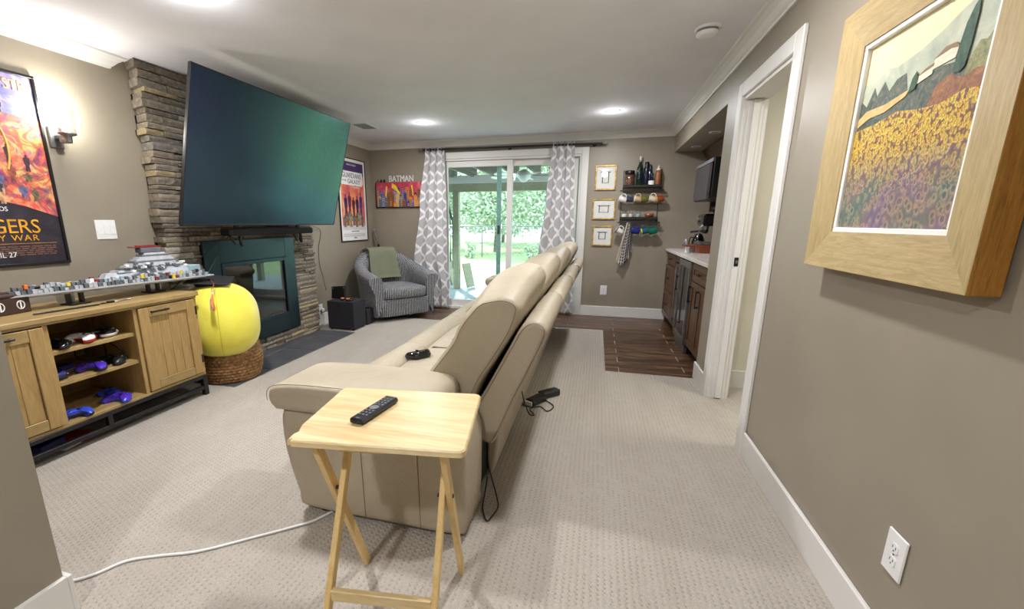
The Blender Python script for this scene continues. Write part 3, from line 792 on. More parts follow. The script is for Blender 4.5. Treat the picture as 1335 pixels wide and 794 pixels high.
# ================================================================== GAME CONTROLLERS
def controller(label, c, loc, rz=0, rot=None, c2=None, group=None, grip='black_plastic'):
    t = thing('game_controller', label, 'controller', (0, 0, 0), group)
    n = 48; out = [(-.052, .028), (-.03, .036), (0, .036), (.03, .036), (.052, .028), (.072, .0), (.078, -.035), (.066, -.058), (.05, -.052), (.034, -.024), (0, -.018), (-.034, -.024), (-.05, -.052), (-.066, -.058), (-.078, -.035), (-.072, 0)]
    P = resample(out, n); mb = MB(); v = []
    lay = [(.80, .002), (.96, .010), (1.0, .020), (.97, .031), (.86, .039), (.5, .042)]
    for s, z in lay:
        for p in P: v.append((p[0] * s, p[1] * s, z * 1.1 - (.010 * max(0, -p[1] - .015) / .04 if z > .02 else 0)))
    F = [tuple(range(n))[::-1], tuple(range(5 * n, 6 * n))]
    for j in range(5):
        for i in range(n): F.append((j * n + i, j * n + (i + 1) % n, (j + 1) * n + (i + 1) % n, (j + 1) * n + i))
    mb.add(v, F, True); obj('shell', mb, M[c], t)
    lw = MB(); lv = []
    for s, z in ((.74, .0008), (.93, .004), (1.012, .012), (1.02, .020), (.98, .0235)):
        for p in P: lv.append((p[0] * s, p[1] * s, z))
    lw.add(lv, [tuple(range(n))[::-1], tuple(range(4 * n, 5 * n))] + [(j * n + i, j * n + (i + 1) % n, (j + 1) * n + (i + 1) % n, (j + 1) * n + i) for j in range(4) for i in range(n)], True)
    obj('lower_shell', lw, M[grip], t)
    for x, y in ((-.038, .012), (.018, -.008)): obj('thumb_stick', MB().lathe([(.006, .036), (.005, .046), (.009, .048), (.009, .051), (.004, .0515)], (x, y, 0), 14), M['black_plastic'], t)
    for x, y in ((.046, .012), (.036, .022), (.036, .002), (.026, .012)): obj('face_button', MB().lathe([(.0042, .036), (.0042, .0445), (.002, .0455)], (x, y, 0), 10), M[c2 or 'grey_plastic'], t)
    obj('direction_pad', MB().box(-.026, -.012, -.011, -.005, .038, .0445, b=.001).box(-.022, -.016, -.015, -.001, .038, .0445, b=.001), M[c2 or 'grey_plastic'], t)
    for s in (-1, 1): obj('trigger', MB().box(s * .03, s * .055, .026, .040, .018, .034, b=.005), M[grip], t)
    t.location = loc; t.rotation_euler = rot or (0, 0, rz)
    return t
M['cobalt'] = plain('cobalt_blue_plastic', (44, 70, 190), .3); M['purple'] = plain('purple_plastic', (70, 40, 170), .25)
M['navy'] = plain('navy_plastic', (30, 34, 96), .35); M['red'] = plain('red_plastic', (176, 34, 34), .35)
M['brickyellow'] = plain('yellow_brick', (226, 196, 50), .4); M['orange'] = plain('orange_brick', (222, 120, 40), .4)
controller('black game controller lying on the cream sofa seat', 'black_gloss', (-.975, 2.33, .470), -2.2)

# ================================================================== MEDIA CONSOLE
def console():
    t = thing('media_console', 'weathered oak media console with open shelves and black metal base', 'cabinet', (-3.0, 1.77, 0))
    y0, y1, fx, bx = 1.06, 2.445, -2.745, -3.235
    OK_, OV = M['oak'], M['oak_v']
    obj('top', B(bx - .01, fx + .022, y0 - .012, y1 + .012, .752, .782, b=.004), OK_, t)
    obj('top_rail', B(bx, fx + .006, y0, y1, .738, .752, b=.002), OK_, t)
    for a, b in ((y0, y0 + .025), (1.520, 1.545), (1.990, 2.015), (y1 - .025, y1)):
        obj('upright_panel', B(bx, fx, a, b, .178, .738, b=.002), OV, t)
    obj('bottom', B(bx, fx, y0, y1, .160, .1785, b=.002), OK_, t)
    obj('back_panel', B(bx - .008, bx, y0, y1, .165, .75), OK_, t)
    for z in (.575, .398): obj('shelf', B(bx, fx - .02, 1.545, 1.990, z - .011, z + .011, b=.002), OK_, t)
    for a, b, hs in ((y0 + .027, 1.518, 0), (2.017, y1 - .027, 1)):
        d = obj('door', B(fx - .012, fx - .004, a, b, .186, .732), OV, t)
        for q0, q1 in ((a, a + .065), (b - .065, b)): obj('door_stile', B(fx - .004, fx + .014, q0, q1, .186, .732, b=.003), OV, d)
        obj('door_rail', B(fx - .004, fx + .0135, a + .066, b - .066, .186, .245, b=.003), OK_, d)
        obj('door_rail', B(fx - .004, fx + .0135, a + .066, b - .066, .668, .732, b=.003), OK_, d)
        w = (b - a - .132) / 4
        for k in range(4): obj('door_board', B(fx - .004, fx + .004, a + .066 + k * w, a + .066 + (k + 1) * w - .0015, .246, .667, b=.001), OV, d)
        hy = a + .065 if hs else b - .26
        hm = MB(); hm.box(fx + .028, fx + .036, hy, hy + .13, .696, .708, b=.003)
        for q in (hy + .01, hy + .11): hm.box(fx + .012, fx + .03, q, q + .012, .697, .707)
        obj('handle', hm, M['black_metal'], d)
        hy = b - .004 if hs else a - .012
        for z in (.26, .62): obj('hinge', B(fx + .008, fx + .016, hy, hy + .016, z, z + .06, b=.002), M['black_metal'], d)
    fm = MB()
    fm.box(bx, fx + .006, y0, y1, .135, .160, b=.002)
    obj('base_rail', fm, M['black_metal'], t)
    for x in (bx, fx - .028): obj('base_rail', B(x, x + .03, y0, y1, .05, .075, b=.002), M['black_metal'], t)
    for x in (bx, fx - .028):
        for y in (y0, y1 - .034): obj('leg', B(x, x + .034, y, y + .034, .004, .140, b=.002), M['black_metal'], t)
    for x in (bx, fx - .026): obj('base_post', B(x, x + .028, 1.74, 1.768, .07, .138, b=.002), M['black_metal'], t)
    # things on the shelves
    z1, z2, z3 = .5865, .4095, .179
    controller('black controller on the top console shelf, leftmost', 'black_gloss', (-2.83, 1.615, z1), .4)
    controller('white controller with red grips on the top console shelf', 'white', (-2.84, 1.755, z1), .2, c2='black_plastic', grip='red')
    controller('black and white patterned controller on the top console shelf, rightmost', 'black_plastic', (-2.86, 1.905, z1), -.3, c2='white', grip='white')
    controller('glossy purple controller at the front of the middle console shelf', 'purple', (-2.82, 1.765, z2), .5)
    controller('dark navy controller at the left of the middle console shelf', 'navy', (-2.86, 1.61, z2), -.4)
    controller('grey controller beside the purple one on the middle console shelf', 'black_plastic', (-2.84, 1.90, z2), .1, c2='grey_plastic')
    controller('cobalt blue controller at the left end of the bottom console shelf', 'cobalt', (-2.80, 1.615, z3), 1.1, c2='navy')
    controller('blue and indigo controller at the front of the bottom console shelf', 'purple', (-2.80, 1.86, z3), .3, c2='cobalt', grip='cobalt')
    controller('dark blue controller behind the indigo one on the bottom shelf', 'cobalt', (-2.92, 1.90, z3), -.2, c2='navy', grip='navy')
    solo('game_case', MB(Matrix.Translation((-3.02, 1.66, z2)) @ Matrix.Rotation(.3, 4, 'Z')).box(-.07, .07, -.09, .09, .001, .03, b=.003), M['navy'], 'dark blue box at the back of the middle console shelf', 'box')
    solo('small_red_box', MB(Matrix.Translation((-2.98, 1.60, z2 + .032)) @ Matrix.Rotation(.2, 4, 'Z')).box(-.03, .03, -.035, .035, 0, .018, b=.004), M['red'], 'small red box lying on the dark blue box in the console', 'box')
    solo('charging_cable', MB().tube(smooth_path([(-2.90, 1.90, z2 + .05), (-2.95, 1.93, z2 + .09), (-3.02, 1.94, z2 + .12), (-3.05, 1.85, z2 + .13), (-3.0, 1.80, z2 + .05), (-2.93, 1.87, z2 + .012), (-2.85, 1.955, z2 + .006), (-2.86, 1.97, z2 + .05), (-2.97, 1.975, z2 + .10)]), .003, 6), M['black_plastic'], 'black cable coiled at the right of the middle console shelf', 'cable')
    # things stored on the floor under it
    for nm, x, y, sx, sy, h, m, lb in (('shoe_box', -2.98, 1.50, .11, .07, .055, 'navy', 'dark blue box on the floor under the console, leftmost'),
                                   ('game_box', -2.93, 1.66, .08, .06, .030, 'red', 'flat red box on the floor under the oak console'),
                                   ('game_box', -2.86, 1.58, .04, .05, .012, 'paper', 'thin white case on the floor under the console')):
        solo(nm, MB(Matrix.Translation((x, y, .005)) @ Matrix.Rotation(.25, 4, 'Z')).box(-sx, sx, -sy, sy, 0, h, b=.003), M[m], lb, 'box')
    # things on the top
    Z = .7822
    b = thing('trinket_box', 'small brown patterned box on the console left of the model ship', 'box', (-3.03, 1.47, Z))
    M['brown'] = plain('dark_brown_leatherette', (62, 40, 34), .5, nscale=12)
    Rb = Matrix.Translation((-3.03, 1.50, Z)) @ Matrix.Rotation(.15, 4, 'Z')
    obj('box_body', MB(Rb).box(-.06, .06, -.125, .125, .0, .088, b=.004), M['brown'], b)
    obj('lid', MB(Rb).box(-.064, .064, -.129, .129, .088, .108, b=.006), M['brown'], b)
    for y in (.075, -.02): 
        mm = Rb @ Matrix.Translation((.061, y, .045)) @ Matrix.Rotation(PI / 2, 4, 'Y'); em = MB(mm)
        em.tube([(.022 * math.cos(a), .018 * math.sin(a), 0) for a in [2 * PI * k / 14 for k in range(14)]], .003, 5, True).box(-.018, .018, -.003, .003, -.001, .002)
        obj('emblem', em, M['paper'], b, 'pale emblem on the brown box')
    for k in range(5): obj('rivet', MB(Rb).lathe([(.005, 0), (.003, .003)], (-.03 + .0, -.1 + .05 * k, .108), 8), M['nickel'], b)
    p = MB(); p.cyl((-2.84, 1.55, Z + .006), (-2.815, 1.86, Z + .006), .0045, n=8)
    solo('stylus', p, M['black_plastic'], 'long thin black stick lying on the console top before the ship', 'stick')
    kc = thing('key_chain', 'small dark key chain on the console top before the ship', 'keys', (-2.83, 1.93, Z))
    obj('ring', MB().tube([(-2.84 + .014 * math.cos(a), 1.90 + .014 * math.sin(a), Z + .004) for a in [2 * PI * k / 14 for k in range(14)]], .0025, 6, True), M['black_metal'], kc)
    obj('fob', B(-2.85, -2.828, 1.92, 1.96, Z + .001, Z + .012, b=.003), M['black_plastic'], kc)
    obj('chain', MB().tube(smooth_path([(-2.84, 1.96, Z + .004), (-2.83, 1.99, Z + .005), (-2.845, 2.03, Z + .004), (-2.835, 2.06, Z + .005)]), .0035, 6), M['nickel'], kc)
    cd = MB(frame_mat((-3.09, 1.86, Z + .042), (.1, 1, 0), (-.2, 0, 1))); cd.box(-.045, .045, -.04, .04, -.002, .002)
    solo('small_white_card', cd, M['paper'], 'small white card propped behind the model ship stand', 'card')
console()

def ship():
    Z = .7822; t = thing('brick_model_ship', 'long grey toy-brick model ship on two black stands', 'model', (-3.0, 2.1, Z))
    M['maroonb'] = plain('dark_red_brick', (134, 44, 44), .4); M['lg'] = plain('light_grey_brick', (176, 180, 186), .4); M['dg'] = plain('dark_grey_brick', (98, 102, 108), .4); M['pg'] = plain('pale_teal_brick', (150, 176, 182), .4)
    cx = -3.0; yb, ys = 1.53, 2.68; zz = .868
    def wedge(y0, y1, w0, w1, z0, z1, sh=0.0): 
        v = [(cx - w0, y0, z0), (cx + w0, y0, z0), (cx + w1, y1, z0), (cx - w1, y1, z0), (cx - w0 + sh, y0 + sh * 2, z1), (cx + w0 - sh, y0 + sh * 2, z1), (cx + w1 - sh, y1 - sh, z1), (cx - w1 + sh, y1 - sh, z1)]
        return MB().add(v, [(0, 1, 2, 3), (4, 5, 6, 7), (0, 1, 5, 4), (1, 2, 6, 5), (2, 3, 7, 6), (3, 0, 4, 7)])
    obj('hull', wedge(yb, ys, .02, .205, zz, zz + .010), M['lg'], t)
    obj('keel_hull', wedge(yb + .1, ys - .03, .012, .16, zz - .014, zz, 0), M['lg'], t)
    obj('deck', wedge(yb + .02, ys - .02, .012, .175, zz + .010, zz + .028), M['dg'], t)
    obj('deck', wedge(yb + .12, ys - .05, .012, .135, zz + .028, zz + .044, .004), M['lg'], t)
    obj('deck', wedge(2.02, ys - .07, .03, .11, zz + .044, zz + .075, .012), M['lg'], t)
    for k in range(9):      # stepped tiers climbing to the tower
        f = k / 8; e = f ** .75
        obj('tier', wedge(2.10 + .20 * e, 2.60 - .15 * e, .040 - .012 * f, .085 - .045 * f, zz + .075 + .0128 * k, zz + .0872 + .0128 * k, .003), M['lg' if k % 3 != 1 else 'dg'], t)
    obj('tower_block', MB().box(cx - .03, cx + .028, 2.285, 2.43, zz + .190, zz + .225, b=.004), M['dg'], t)
    obj('bridge', MB().box(cx - .03, cx + .025, 2.235, 2.44, zz + .226, zz + .233, b=.003).box(cx - .02, cx + .015, 2.28, 2.40, zz + .233, zz + .240, b=.002), M['maroonb'], t, 'dark red flat roof of the tower')
    obj('engine_block', MB().box(cx - .12, cx + .12, ys - .12, ys - .03, zz + .045, zz + .085, b=.004), M['pg'], t)
    q = random.Random(12)
    # each visible brick on the deck edge is a piece of its own
    cols = ['lg', 'lg', 'lg', 'dg', 'dg', 'dg', 'pg', 'lg']
    hot = ['brickyellow', 'orange', 'maroonb', 'navy', 'white', 'black_plastic', 'lg', 'dg', 'black_plastic']
    n = 0
    for side in (1, -1):
        for k in range(46 if side == 1 else 16):
            f = (k + .5) / (46 if side == 1 else 16); y = yb + .04 + f * (ys - yb - .08); w = .02 + (.185) * (y - yb) / (ys - yb)
            h = q.uniform(.014, .030); L = q.uniform(.016, .024)
            for row in (0, 1):
                x = cx + side * (w - .010 - row * .022 - q.uniform(0, .006)); z = zz + (.010 if row == 0 else .030)
                mm = q.choice(cols) if (y < 1.95 and row == 0) or q.random() < .62 else q.choice(hot)
                if row == 0 and mm in ('white', 'orange'): mm = 'dg'
                obj('brick', B(x - .009, x + .009, y - L / 2, y + L / 2, z, z + h, b=.0015), M[mm], t); n += 1
    for k in range(30):     # greebles up the superstructure
        y = q.uniform(2.14, 2.56); s = q.uniform(.45, .98); x = cx + .03 + .05 * s; z = zz + .075 + (1 - s) * .09
        obj('brick', B(x - .004, x + .012, y - .012, y + .012, z - .006, z + .008, b=.001), M[q.choice(['dg', 'lg', 'dg', 'white'])], t)
    for yy in (1.855, 2.345):
        st = obj('stand', B(cx - .045, cx + .05, yy - .055, yy + .055, Z + .0005, Z + .010, b=.002), M['black_plastic'], t)
        for dy in (-.035, .035): obj('stand_post', B(cx - .012, cx + .014, yy + dy - .010, yy + dy + .010, Z + .010, zz - .013, b=.002), M['black_plastic'], st)
ship()

# ================================================================== BASKET, YELLOW CUSHION, CAP
def basket():
    M['seagrass'] = (lambda n: (n.color(n.ramp(n.noise(n.coords(), 45, 3, .8), [(.3, (72, 48, 26)), (.5, (130, 92, 52)), (.7, (182, 142, 88))])), n.set(.75))[1])(NT('woven_seagrass'))
    c = (-2.865, 2.80); t = thing('wicker_basket', 'round woven brown basket standing beside the oak console', 'basket', (c[0], c[1], .01))
    H = .275
    def R(z): f = z / H; return .198 + .040 * math.sin(PI * (f * .8 + .05))
    rows = 11; mb = MB(); nu, nv = 176, rows * 6
    def fn(u, v):
        z = v * H; row = int(v * rows * .9999); ph = (v * rows) % 1; a = 2 * PI * u
        st = 44; b = abs(math.sin(a * st / 2 + (PI / 2 if row % 2 else 0)))
        r = R(z) + .011 * math.sin(PI * ph) * (.35 + .65 * b)
        return (c[0] + r * math.cos(a), c[1] + r * math.sin(a), .012 + z)
    mb.grid(fn, nu, nv); obj('basket_wall', mb, M['seagrass'], t)
    obj('basket_inside', MB().lathe([(.0, .02), (.188, .02), (.208, .15), (.215, .012 + H)], (c[0], c[1], 0), 40, cap=False), M['seagrass'], t)
    obj('rim', MB().tube([(c[0] + (R(H) + .002) * math.cos(2 * PI * k / 60), c[1] + (R(H) + .002) * math.sin(2 * PI * k / 60), .012 + H + .004 * math.sin(k * 2.2)) for k in range(60)], lambda s: .012, 8, True), M['seagrass'], t)
    # plain round yellow plush cushion sitting in the basket
    yl = NT('yellow_plush'); f = yl.noise(yl.coords(), 6, 4, .6); yl.color(yl.ramp(f, [(.3, (222, 212, 58)), (.7, (234, 226, 84))])); yl.bump(yl.noise(yl.coords(), 120, 3), .2, .004)
    M['yellow'] = yl.set(.8); yl.b.inputs['Sheen Weight'].default_value = .5
    cc = Vector((-2.825, 2.715, .512)); cu = thing('plush_cushion', 'big round plain yellow plush cushion sitting in the basket', 'cushion', (cc.x, cc.y, .21))
    m2 = MB()
    def fs(u, v):
        a = 2 * PI * u; p = PI * (v - .5); q = math.copysign(abs(math.sin(p)) ** .86, math.sin(p)); w = abs(math.cos(p)) ** .80
        wr = 1 + .012 * math.sin(a * 3 + 1) * w + .008 * math.sin(a * 7 + p * 4)
        return (cc.x + .300 * w * math.cos(a) * wr, cc.y + .255 * w * math.sin(a) * wr, cc.z + .292 * q * (1 + .01 * math.sin(a * 2)))
    m2.grid(fs, 72, 40); obj('cushion_body', m2, M['yellow'], cu)
    for a0 in (-.9, .7, 2.3):
        pts = []
        for k in range(25):
            v = .04 + .92 * k / 24; p = fs(a0 / (2 * PI) % 1, v); d = Vector(p) - cc; pts.append(cc + d * 1.0)
        obj('seam', MB().tube(pts, .002, 5), plain('yellow_seam', (196, 180, 30), .8), cu)
    # graduation cap
    g = thing('graduation_cap', 'black graduation cap with white and orange tassel on the yellow cushion', 'cap', (cc.x, cc.y, .80))
    cp = Matrix.Translation((-2.862, 2.70, .828)) @ Matrix.Rotation(.12, 4, 'Y') @ Matrix.Rotation(.03, 4, 'X') @ Matrix.Rotation(.62, 4, 'Z')
    obj('mortarboard', MB(cp).box(-.15, .15, -.15, .15, -.004, .004, b=.003), M['soft_black'], g)
    obj('skull_cap', MB(cp).lathe([(.10, -.05), (.108, -.03), (.105, -.004)], (0, 0, 0), 28), M['soft_black'], g)
    obj('button', MB(cp).lathe([(.012, .004), (.011, .009), (.004, .012)], (0, 0, 0), 12), M['soft_black'], g)
    M['tassel_o'] = plain('orange_thread', (226, 136, 40), .7); M['tassel_w'] = plain('white_thread', (226, 218, 210), .7); M['maroon'] = plain('maroon_cord', (150, 70, 60), .7)
    top = cp @ Vector((0, 0, .01)); edge = Vector((-2.675, 2.55, .812)); kn = Vector((-2.632, 2.49, .775))
    ts = obj('tassel_cord', MB().tube(smooth_path([top, (top + edge) / 2 + Vector((0, 0, .006)), edge + Vector((0, 0, .006)), kn + Vector((0, -.004, .02)), kn]), .003, 6), M['maroon'], g)
    obj('tassel_knot', MB().lathe([(.004, .012), (.009, 0), (.007, -.014)], kn, 10), M['tassel_w'], ts)
    q = random.Random(4); tw, to = MB(), MB()
    for k in range(46):
        a = q.uniform(0, 2 * PI); r = q.uniform(.002, .007); dx = math.cos(a) * r * 3.4; sx = dx + (.012 if k % 2 else -.006)
        e = kn + Vector((sx + .006, math.sin(a) * r * 1.4 - .026, -.125 + q.uniform(-.01, .012)))
        (tw if k % 2 == 0 else to).tube([kn + Vector((math.cos(a) * r * .6, math.sin(a) * r * .6 - .004, -.01)), kn + Vector((sx * .6, math.sin(a) * r - .022, -.06)), e], .0014, 4)
    obj('tassel_threads', tw, M['tassel_w'], ts, 'white tassel threads', kind='stuff'); obj('tassel_threads', to, M['tassel_o'], ts, 'orange tassel threads', kind='stuff')
basket()

# ================================================================== FIREPLACE, TV, SOUNDBAR
def fire():
    t = thing('electric_fireplace', 'black fireplace insert with glass front set in the stone', 'fireplace', (FX, 3.48, .15))
    M['enamel'] = plain('black_satin_enamel', (18, 22, 26), .30, 0, IOR=1.62, Specular_Tint=(.35, .68, .8, 1))
    x = -3.112; a, b, z0, z1 = 2.905, 4.05, .146, 1.11; ia, ib, iz0, iz1 = 3.07, 3.905, .305, .915
    s = MB(); s.box(x - .04, x, a, ia, z0, z1, b=.003).box(x - .04, x, ib, b, z0, z1, b=.003).box(x - .04, x, ia, ib, z0, iz0, b=.003).box(x - .04, x, ia, ib, iz1, z1, b=.003)
    obj('surround', s, M['enamel'], t)
    f = MB(); w = .035
    f.box(x - .02, x + .008, ia, ia + w, iz0, iz1, b=.003).box(x - .02, x + .008, ib - w, ib, iz0, iz1, b=.003).box(x - .02, x + .008, ia + w, ib - w, iz0, iz0 + w, b=.003).box(x - .02, x + .008, ia + w, ib - w, iz1 - w, iz1, b=.003)
    obj('inner_frame', f, M['enamel'], t)
    obj('glass_front', B(x - .012, x - .008, ia + w, ib - w, iz0 + w, iz1 - w), M['fglass'], t)
    k = MB(); X0 = x - .155
    k.box(X0, X0 + .005, ia, ib, iz0, iz1).box(X0, x - .02, ia, ia + .004, iz0, iz1).box(X0, x - .02, ib - .004, ib, iz0, iz1).box(X0, x - .02, ia, ib, iz0, iz0 + .004).box(X0, x - .02, ia, ib, iz1 - .004, iz1)
    obj('firebox', k, M['blackvoid'], t)
    M['log'] = plain('charred_log', (92, 78, 68), .9, nscale=14, bump=.6)
    q = random.Random(5)
    for i in range(7):
        y = 3.2 + i * .1; L = q.uniform(.1, .2); a_ = q.uniform(-.6, .6); r = q.uniform(.022, .036)
        pts = [(x - .10 + q.uniform(-.01, .02), y - L * math.cos(a_) / 1.5, iz0 + .06 + r + i % 2 * .04 - L * math.sin(a_) * .3), (x - .085, y, iz0 + .065 + r + i % 2 * .045), (x - .09 + q.uniform(-.02, .02), y + L * math.cos(a_) / 1.5, iz0 + .06 + r + i % 2 * .04 + L * math.sin(a_) * .3)]
        obj('log', MB().tube(pts, lambda s_: r * (1 - .2 * s_), 9), M['log'], t)
    em = MB()
    for i in range(60):
        y = q.uniform(ia + .05, ib - .05); xx = q.uniform(X0 + .03, x - .03); r = q.uniform(.01, .02); em.lathe([(r * .3, iz0), (r, iz0 + r), (r * .7, iz0 + r * 2), (r * .1, iz0 + r * 2.4)], (xx, y, .004), 6)
    obj('embers', em, M['log'], t, kind='stuff')
fire()

def tv():
    c = Vector((-2.724, 3.48, 1.756)); tilt, yaw = .267, .014
    r = Vector((math.sin(yaw), math.cos(yaw), 0)); n = Vector((math.cos(yaw), -math.sin(yaw), 0)); u = Vector((0, 0, 1)) * math.cos(tilt) + n * math.sin(tilt)
    F = frame_mat(c, r, u)                     # local: x along the screen, y up, z towards the room
    W, H = 1.90 / 2, 1.90 * 9 / 16 * 1.01 / 2
    t = thing('television', 'huge black flat television tilted down over the fireplace', 'television', tuple(c))
    sm = NT('tv_screen'); sm.b.inputs['Base Color'].default_value = lin((32, 30, 52)); M['screen'] = sm.set(.22, 0); sm.b.inputs['IOR'].default_value = 2.3; sm.b.inputs['Specular Tint'].default_value = (.17, .54, .52, 1)
    f = MB(F); e = .008
    f.box(-W, W, -H, -H + e * 1.6, -.012, .002, b=.001).box(-W, W, H - e, H, -.012, .002, b=.001).box(-W, -W + e, -H, H, -.012, .002, b=.001).box(W - e, W, -H, H, -.012, .002, b=.001)
    obj('bezel', f, M['black_metal'], t)
    obj('screen', MB(F).box(-W + e, W - e, -H + e * 1.6, H - e, -.010, 0), M['screen'], t)
    obj('back_cover', MB(F).box(-W + .004, W - .004, -H + .004, H - .004, -.03, -.011, b=.003).box(-W * .7, W * .7, -H * .75, H * .55, -.07, -.03, b=.02), M['black_plastic'], t)
    m = MB(); m.box(FX - .02, FX + .03, 3.28, 3.68, 1.45, 1.85, b=.004)
    obj('wall_plate', m, M['black_metal'], t)
    bk = F @ Vector((0, .05, -.075))
    m = MB()
    for dy in (-.1, .1): m.tube([(FX + .03, 3.48 + dy, 1.65), ((FX + bk.x) / 2, 3.48 + dy * 1.8, 1.68), (bk.x, 3.48 + dy, bk.z)], .02, 8)
    obj('mount_arm', m, M['black_metal'], t)
    obj('mount_bracket', MB(F).box(-.28, -.24, -.3, .3, -.085, -.07).box(.24, .28, -.3, .3, -.085, -.07).box(-.28, .28, -.06, .10, -.085, -.07), M['black_metal'], t)
    # soundbar on two brackets under the screen
    s = thing('soundbar', 'long black soundbar mounted under the television', 'soundbar', (-2.98, 3.58, 1.15))
    obj('bar_body', B(-3.05, -2.93, 3.03, 4.16, 1.150, 1.212, b=.015), M['black_plastic'], s)
    obj('grille', B(-2.931, -2.926, 3.06, 4.13, 1.158, 1.204, b=.002), M['soft_black'], s)
    for y in (3.16, 3.98):
        h = MB(); h.tube(smooth_path([(-2.96, y, 1.156), (-2.955, y, 1.10), (-2.965, y + .015, 1.07), (-2.985, y + .03, 1.066), (-3.0, y + .035, 1.09), (-3.0, y + .035, 1.156)]), .009, 8)
        h.tube([(-2.97, y - .10, 1.15), (-2.975, y - .045, 1.08)], .010, 8)
        h.box(-3.0, -2.98, y - .02, y + .02, 1.205, 1.30)
        obj('bracket', h, M['black_metal'], s)
    for k, (pts, lb) in enumerate([([(-3.04, 3.10, 1.165), (-3.09, 2.87, .99), (-3.105, 2.72, .875), (-3.10, 2.60, .78), (-3.19, 2.52, .72)], 'thin black cord slanting left from soundbar over the stone, upper one'),
                                   ([(-3.04, 3.12, 1.155), (-3.095, 2.98, .93), (-3.10, 2.90, .83), (-3.11, 2.80, .70), (-3.14, 2.62, .5)], 'thin black cord slanting left from soundbar, steeper lower one')]):
        solo('hanging_cable', MB().tube(smooth_path(pts), .003, 6), M['black_plastic'], lb, 'cord', 'cords hanging from the soundbar')
    solo('speaker_cord', MB().tube(smooth_path([(-3.2, 4.38, 1.24), (-3.288, 4.80, 1.17), (-3.292, 4.745, .95), (-3.292, 4.742, .75), (-3.292, 4.79, .6), (-3.20, 4.70, .44)]), .0028, 6), M['black_plastic'], 'thin black cord running down the wall to the subwoofer', 'cord')
tv()

def subs():
    t = thing('subwoofer', 'black cube subwoofer on the carpet by the hearth corner', 'speaker', (-2.88, 4.62, 0))
    obj('cabinet', B(-3.05, -2.70, 4.475, 4.76, .022, .352, b=.006), M['soft_black'], t)
    for x in (-3.02, -2.73):
        for y in (4.5, 4.73): obj('foot', MB().cyl((x, y, .004), (x, y, .024), .014, n=10), M['black_plastic'], t)
    obj('control_knob', MB().cyl((-2.90, 4.475, .30), (-2.90, 4.468, .30), .012, n=12), M['black_plastic'], t)
    solo('small_speaker', B(-2.87, -2.70, 4.79, 4.97, .005, .20, b=.005), M['soft_black'], 'smaller black speaker behind the subwoofer', 'speaker')
    r = thing('router', 'upright black plastic router box standing on the subwoofer', 'router', (-2.99, 4.62, .353))
    Rm = frame_mat((-3.005, 4.66, .353), (1, -.12, .10), (0, .12, 1))
    obj('case', MB(Rm).box(-.10, .10, .0, .15, -.015, .015, b=.005), M['black_plastic'], r)
    for x in (-.075, .085): obj('status_light', MB(Rm).box(x - .006, x + .006, .12, .132, .014, .0165, b=.001), plain('teal_badge', (90, 150, 160), .3), r)
    h = thing('headphones', 'black headphones with orange cushions lying on the subwoofer', 'headphones', (-2.85, 4.57, .353))
    obj('headband', MB().tube([(-2.83 + .075 * math.cos(a), 4.56 + .055 * math.sin(a), .368 + .004 * math.sin(a)) for a in [PI * (-.25 + 1.3 * k / 16) for k in range(17)]], .009, 8), M['black_plastic'], h)
    for x, y in ((-2.885, 4.555), (-2.80, 4.535)): 
        e = obj('ear_cup', MB().lathe([(.018, .353), (.026, .360), (.024, .374), (.010, .380)], (x, y, 0), 16), M['black_plastic'], h)
        obj('ear_pad', MB().tube([(x + .018 * math.cos(a), y + .018 * math.sin(a), .379) for a in [2 * PI * k / 14 for k in range(14)]], .006, 6, True), M['orange'], e, 'orange ring of the ear pad')
subs()

# ================================================================== WALL PLATES
def outlet(o, right, up, label, kind='outlet', loc=None, w=.07, h=.117):
    F = frame_mat(o, right, up); t = thing('wall_outlet' if kind == 'outlet' else 'light_switch', label, 'outlet' if kind == 'outlet' else 'switch', tuple(o))
    obj('cover_plate', MB(F).box(-w / 2, w / 2, -h / 2, h / 2, 0.0005, .007, b=.003), M['white'], t)
    if kind == 'outlet':
        for s in (-1, 1):
            poly = []
            for k in range(20):
                a = 2 * PI * k / 20; poly.append((.0165 * max(-.88, min(.88, math.cos(a) * 1.15)), s * .0195 + .0145 * math.sin(a)))
            m = MB(F); m.prism(poly, 'z', .007, .0095); rc = obj('receptacle', m, M['white'], t)
            obj('slots', MB(F).box(-.0075, -.0050, s * .0195 - .001, s * .0195 + .007, .0095, .0098).box(.0050, .0075, s * .0195 - .001, s * .0195 + .006, .0095, .0098).cyl((0, s * .0195 - .008, .0095), (0, s * .0195 - .008, .0098), .0024, n=10), M['black_plastic'], rc)
        obj('screw', MB(F).cyl((0, 0, .007), (0, 0, .0085), .003, n=10), M['nickel'], t)
    else:
        for s in (-1, 0, 1) if w > .12 else (0,):
            obj('rocker', MB(F).box(s * .044 - .016, s * .044 + .016, -.033, .033, .007, .0095, b=.002), M['white'], t)
    return t
outlet((XR, 1.318, .361), (0, -1, 0), (0, 0, 1), 'white wall outlet low on the wall under the landscape painting', w=.080, h=.128)
outlet((.131, YB, .362), (1, 0, 0), (0, 0, 1), 'white wall outlet on the back wall below the small framed drawings', w=.085, h=.130)
o3 = outlet((XL, 4.70, .20), (0, 1, 0), (0, 0, 1), 'white wall outlet between stone chimney and subwoofer', w=.075, h=.12)
solo('wall_plug', merge(B(XL + .0105, XL + .045, 4.685, 4.725, .165, .205, b=.006)), M['white'], 'white plug in the outlet beside the stone chimney', 'plug')
outlet((XL, 2.313, 1.212), (0, 1, 0), (0, 0, 1), 'white switch plate on the left wall over the console', 'switch', w=.136, h=.132)

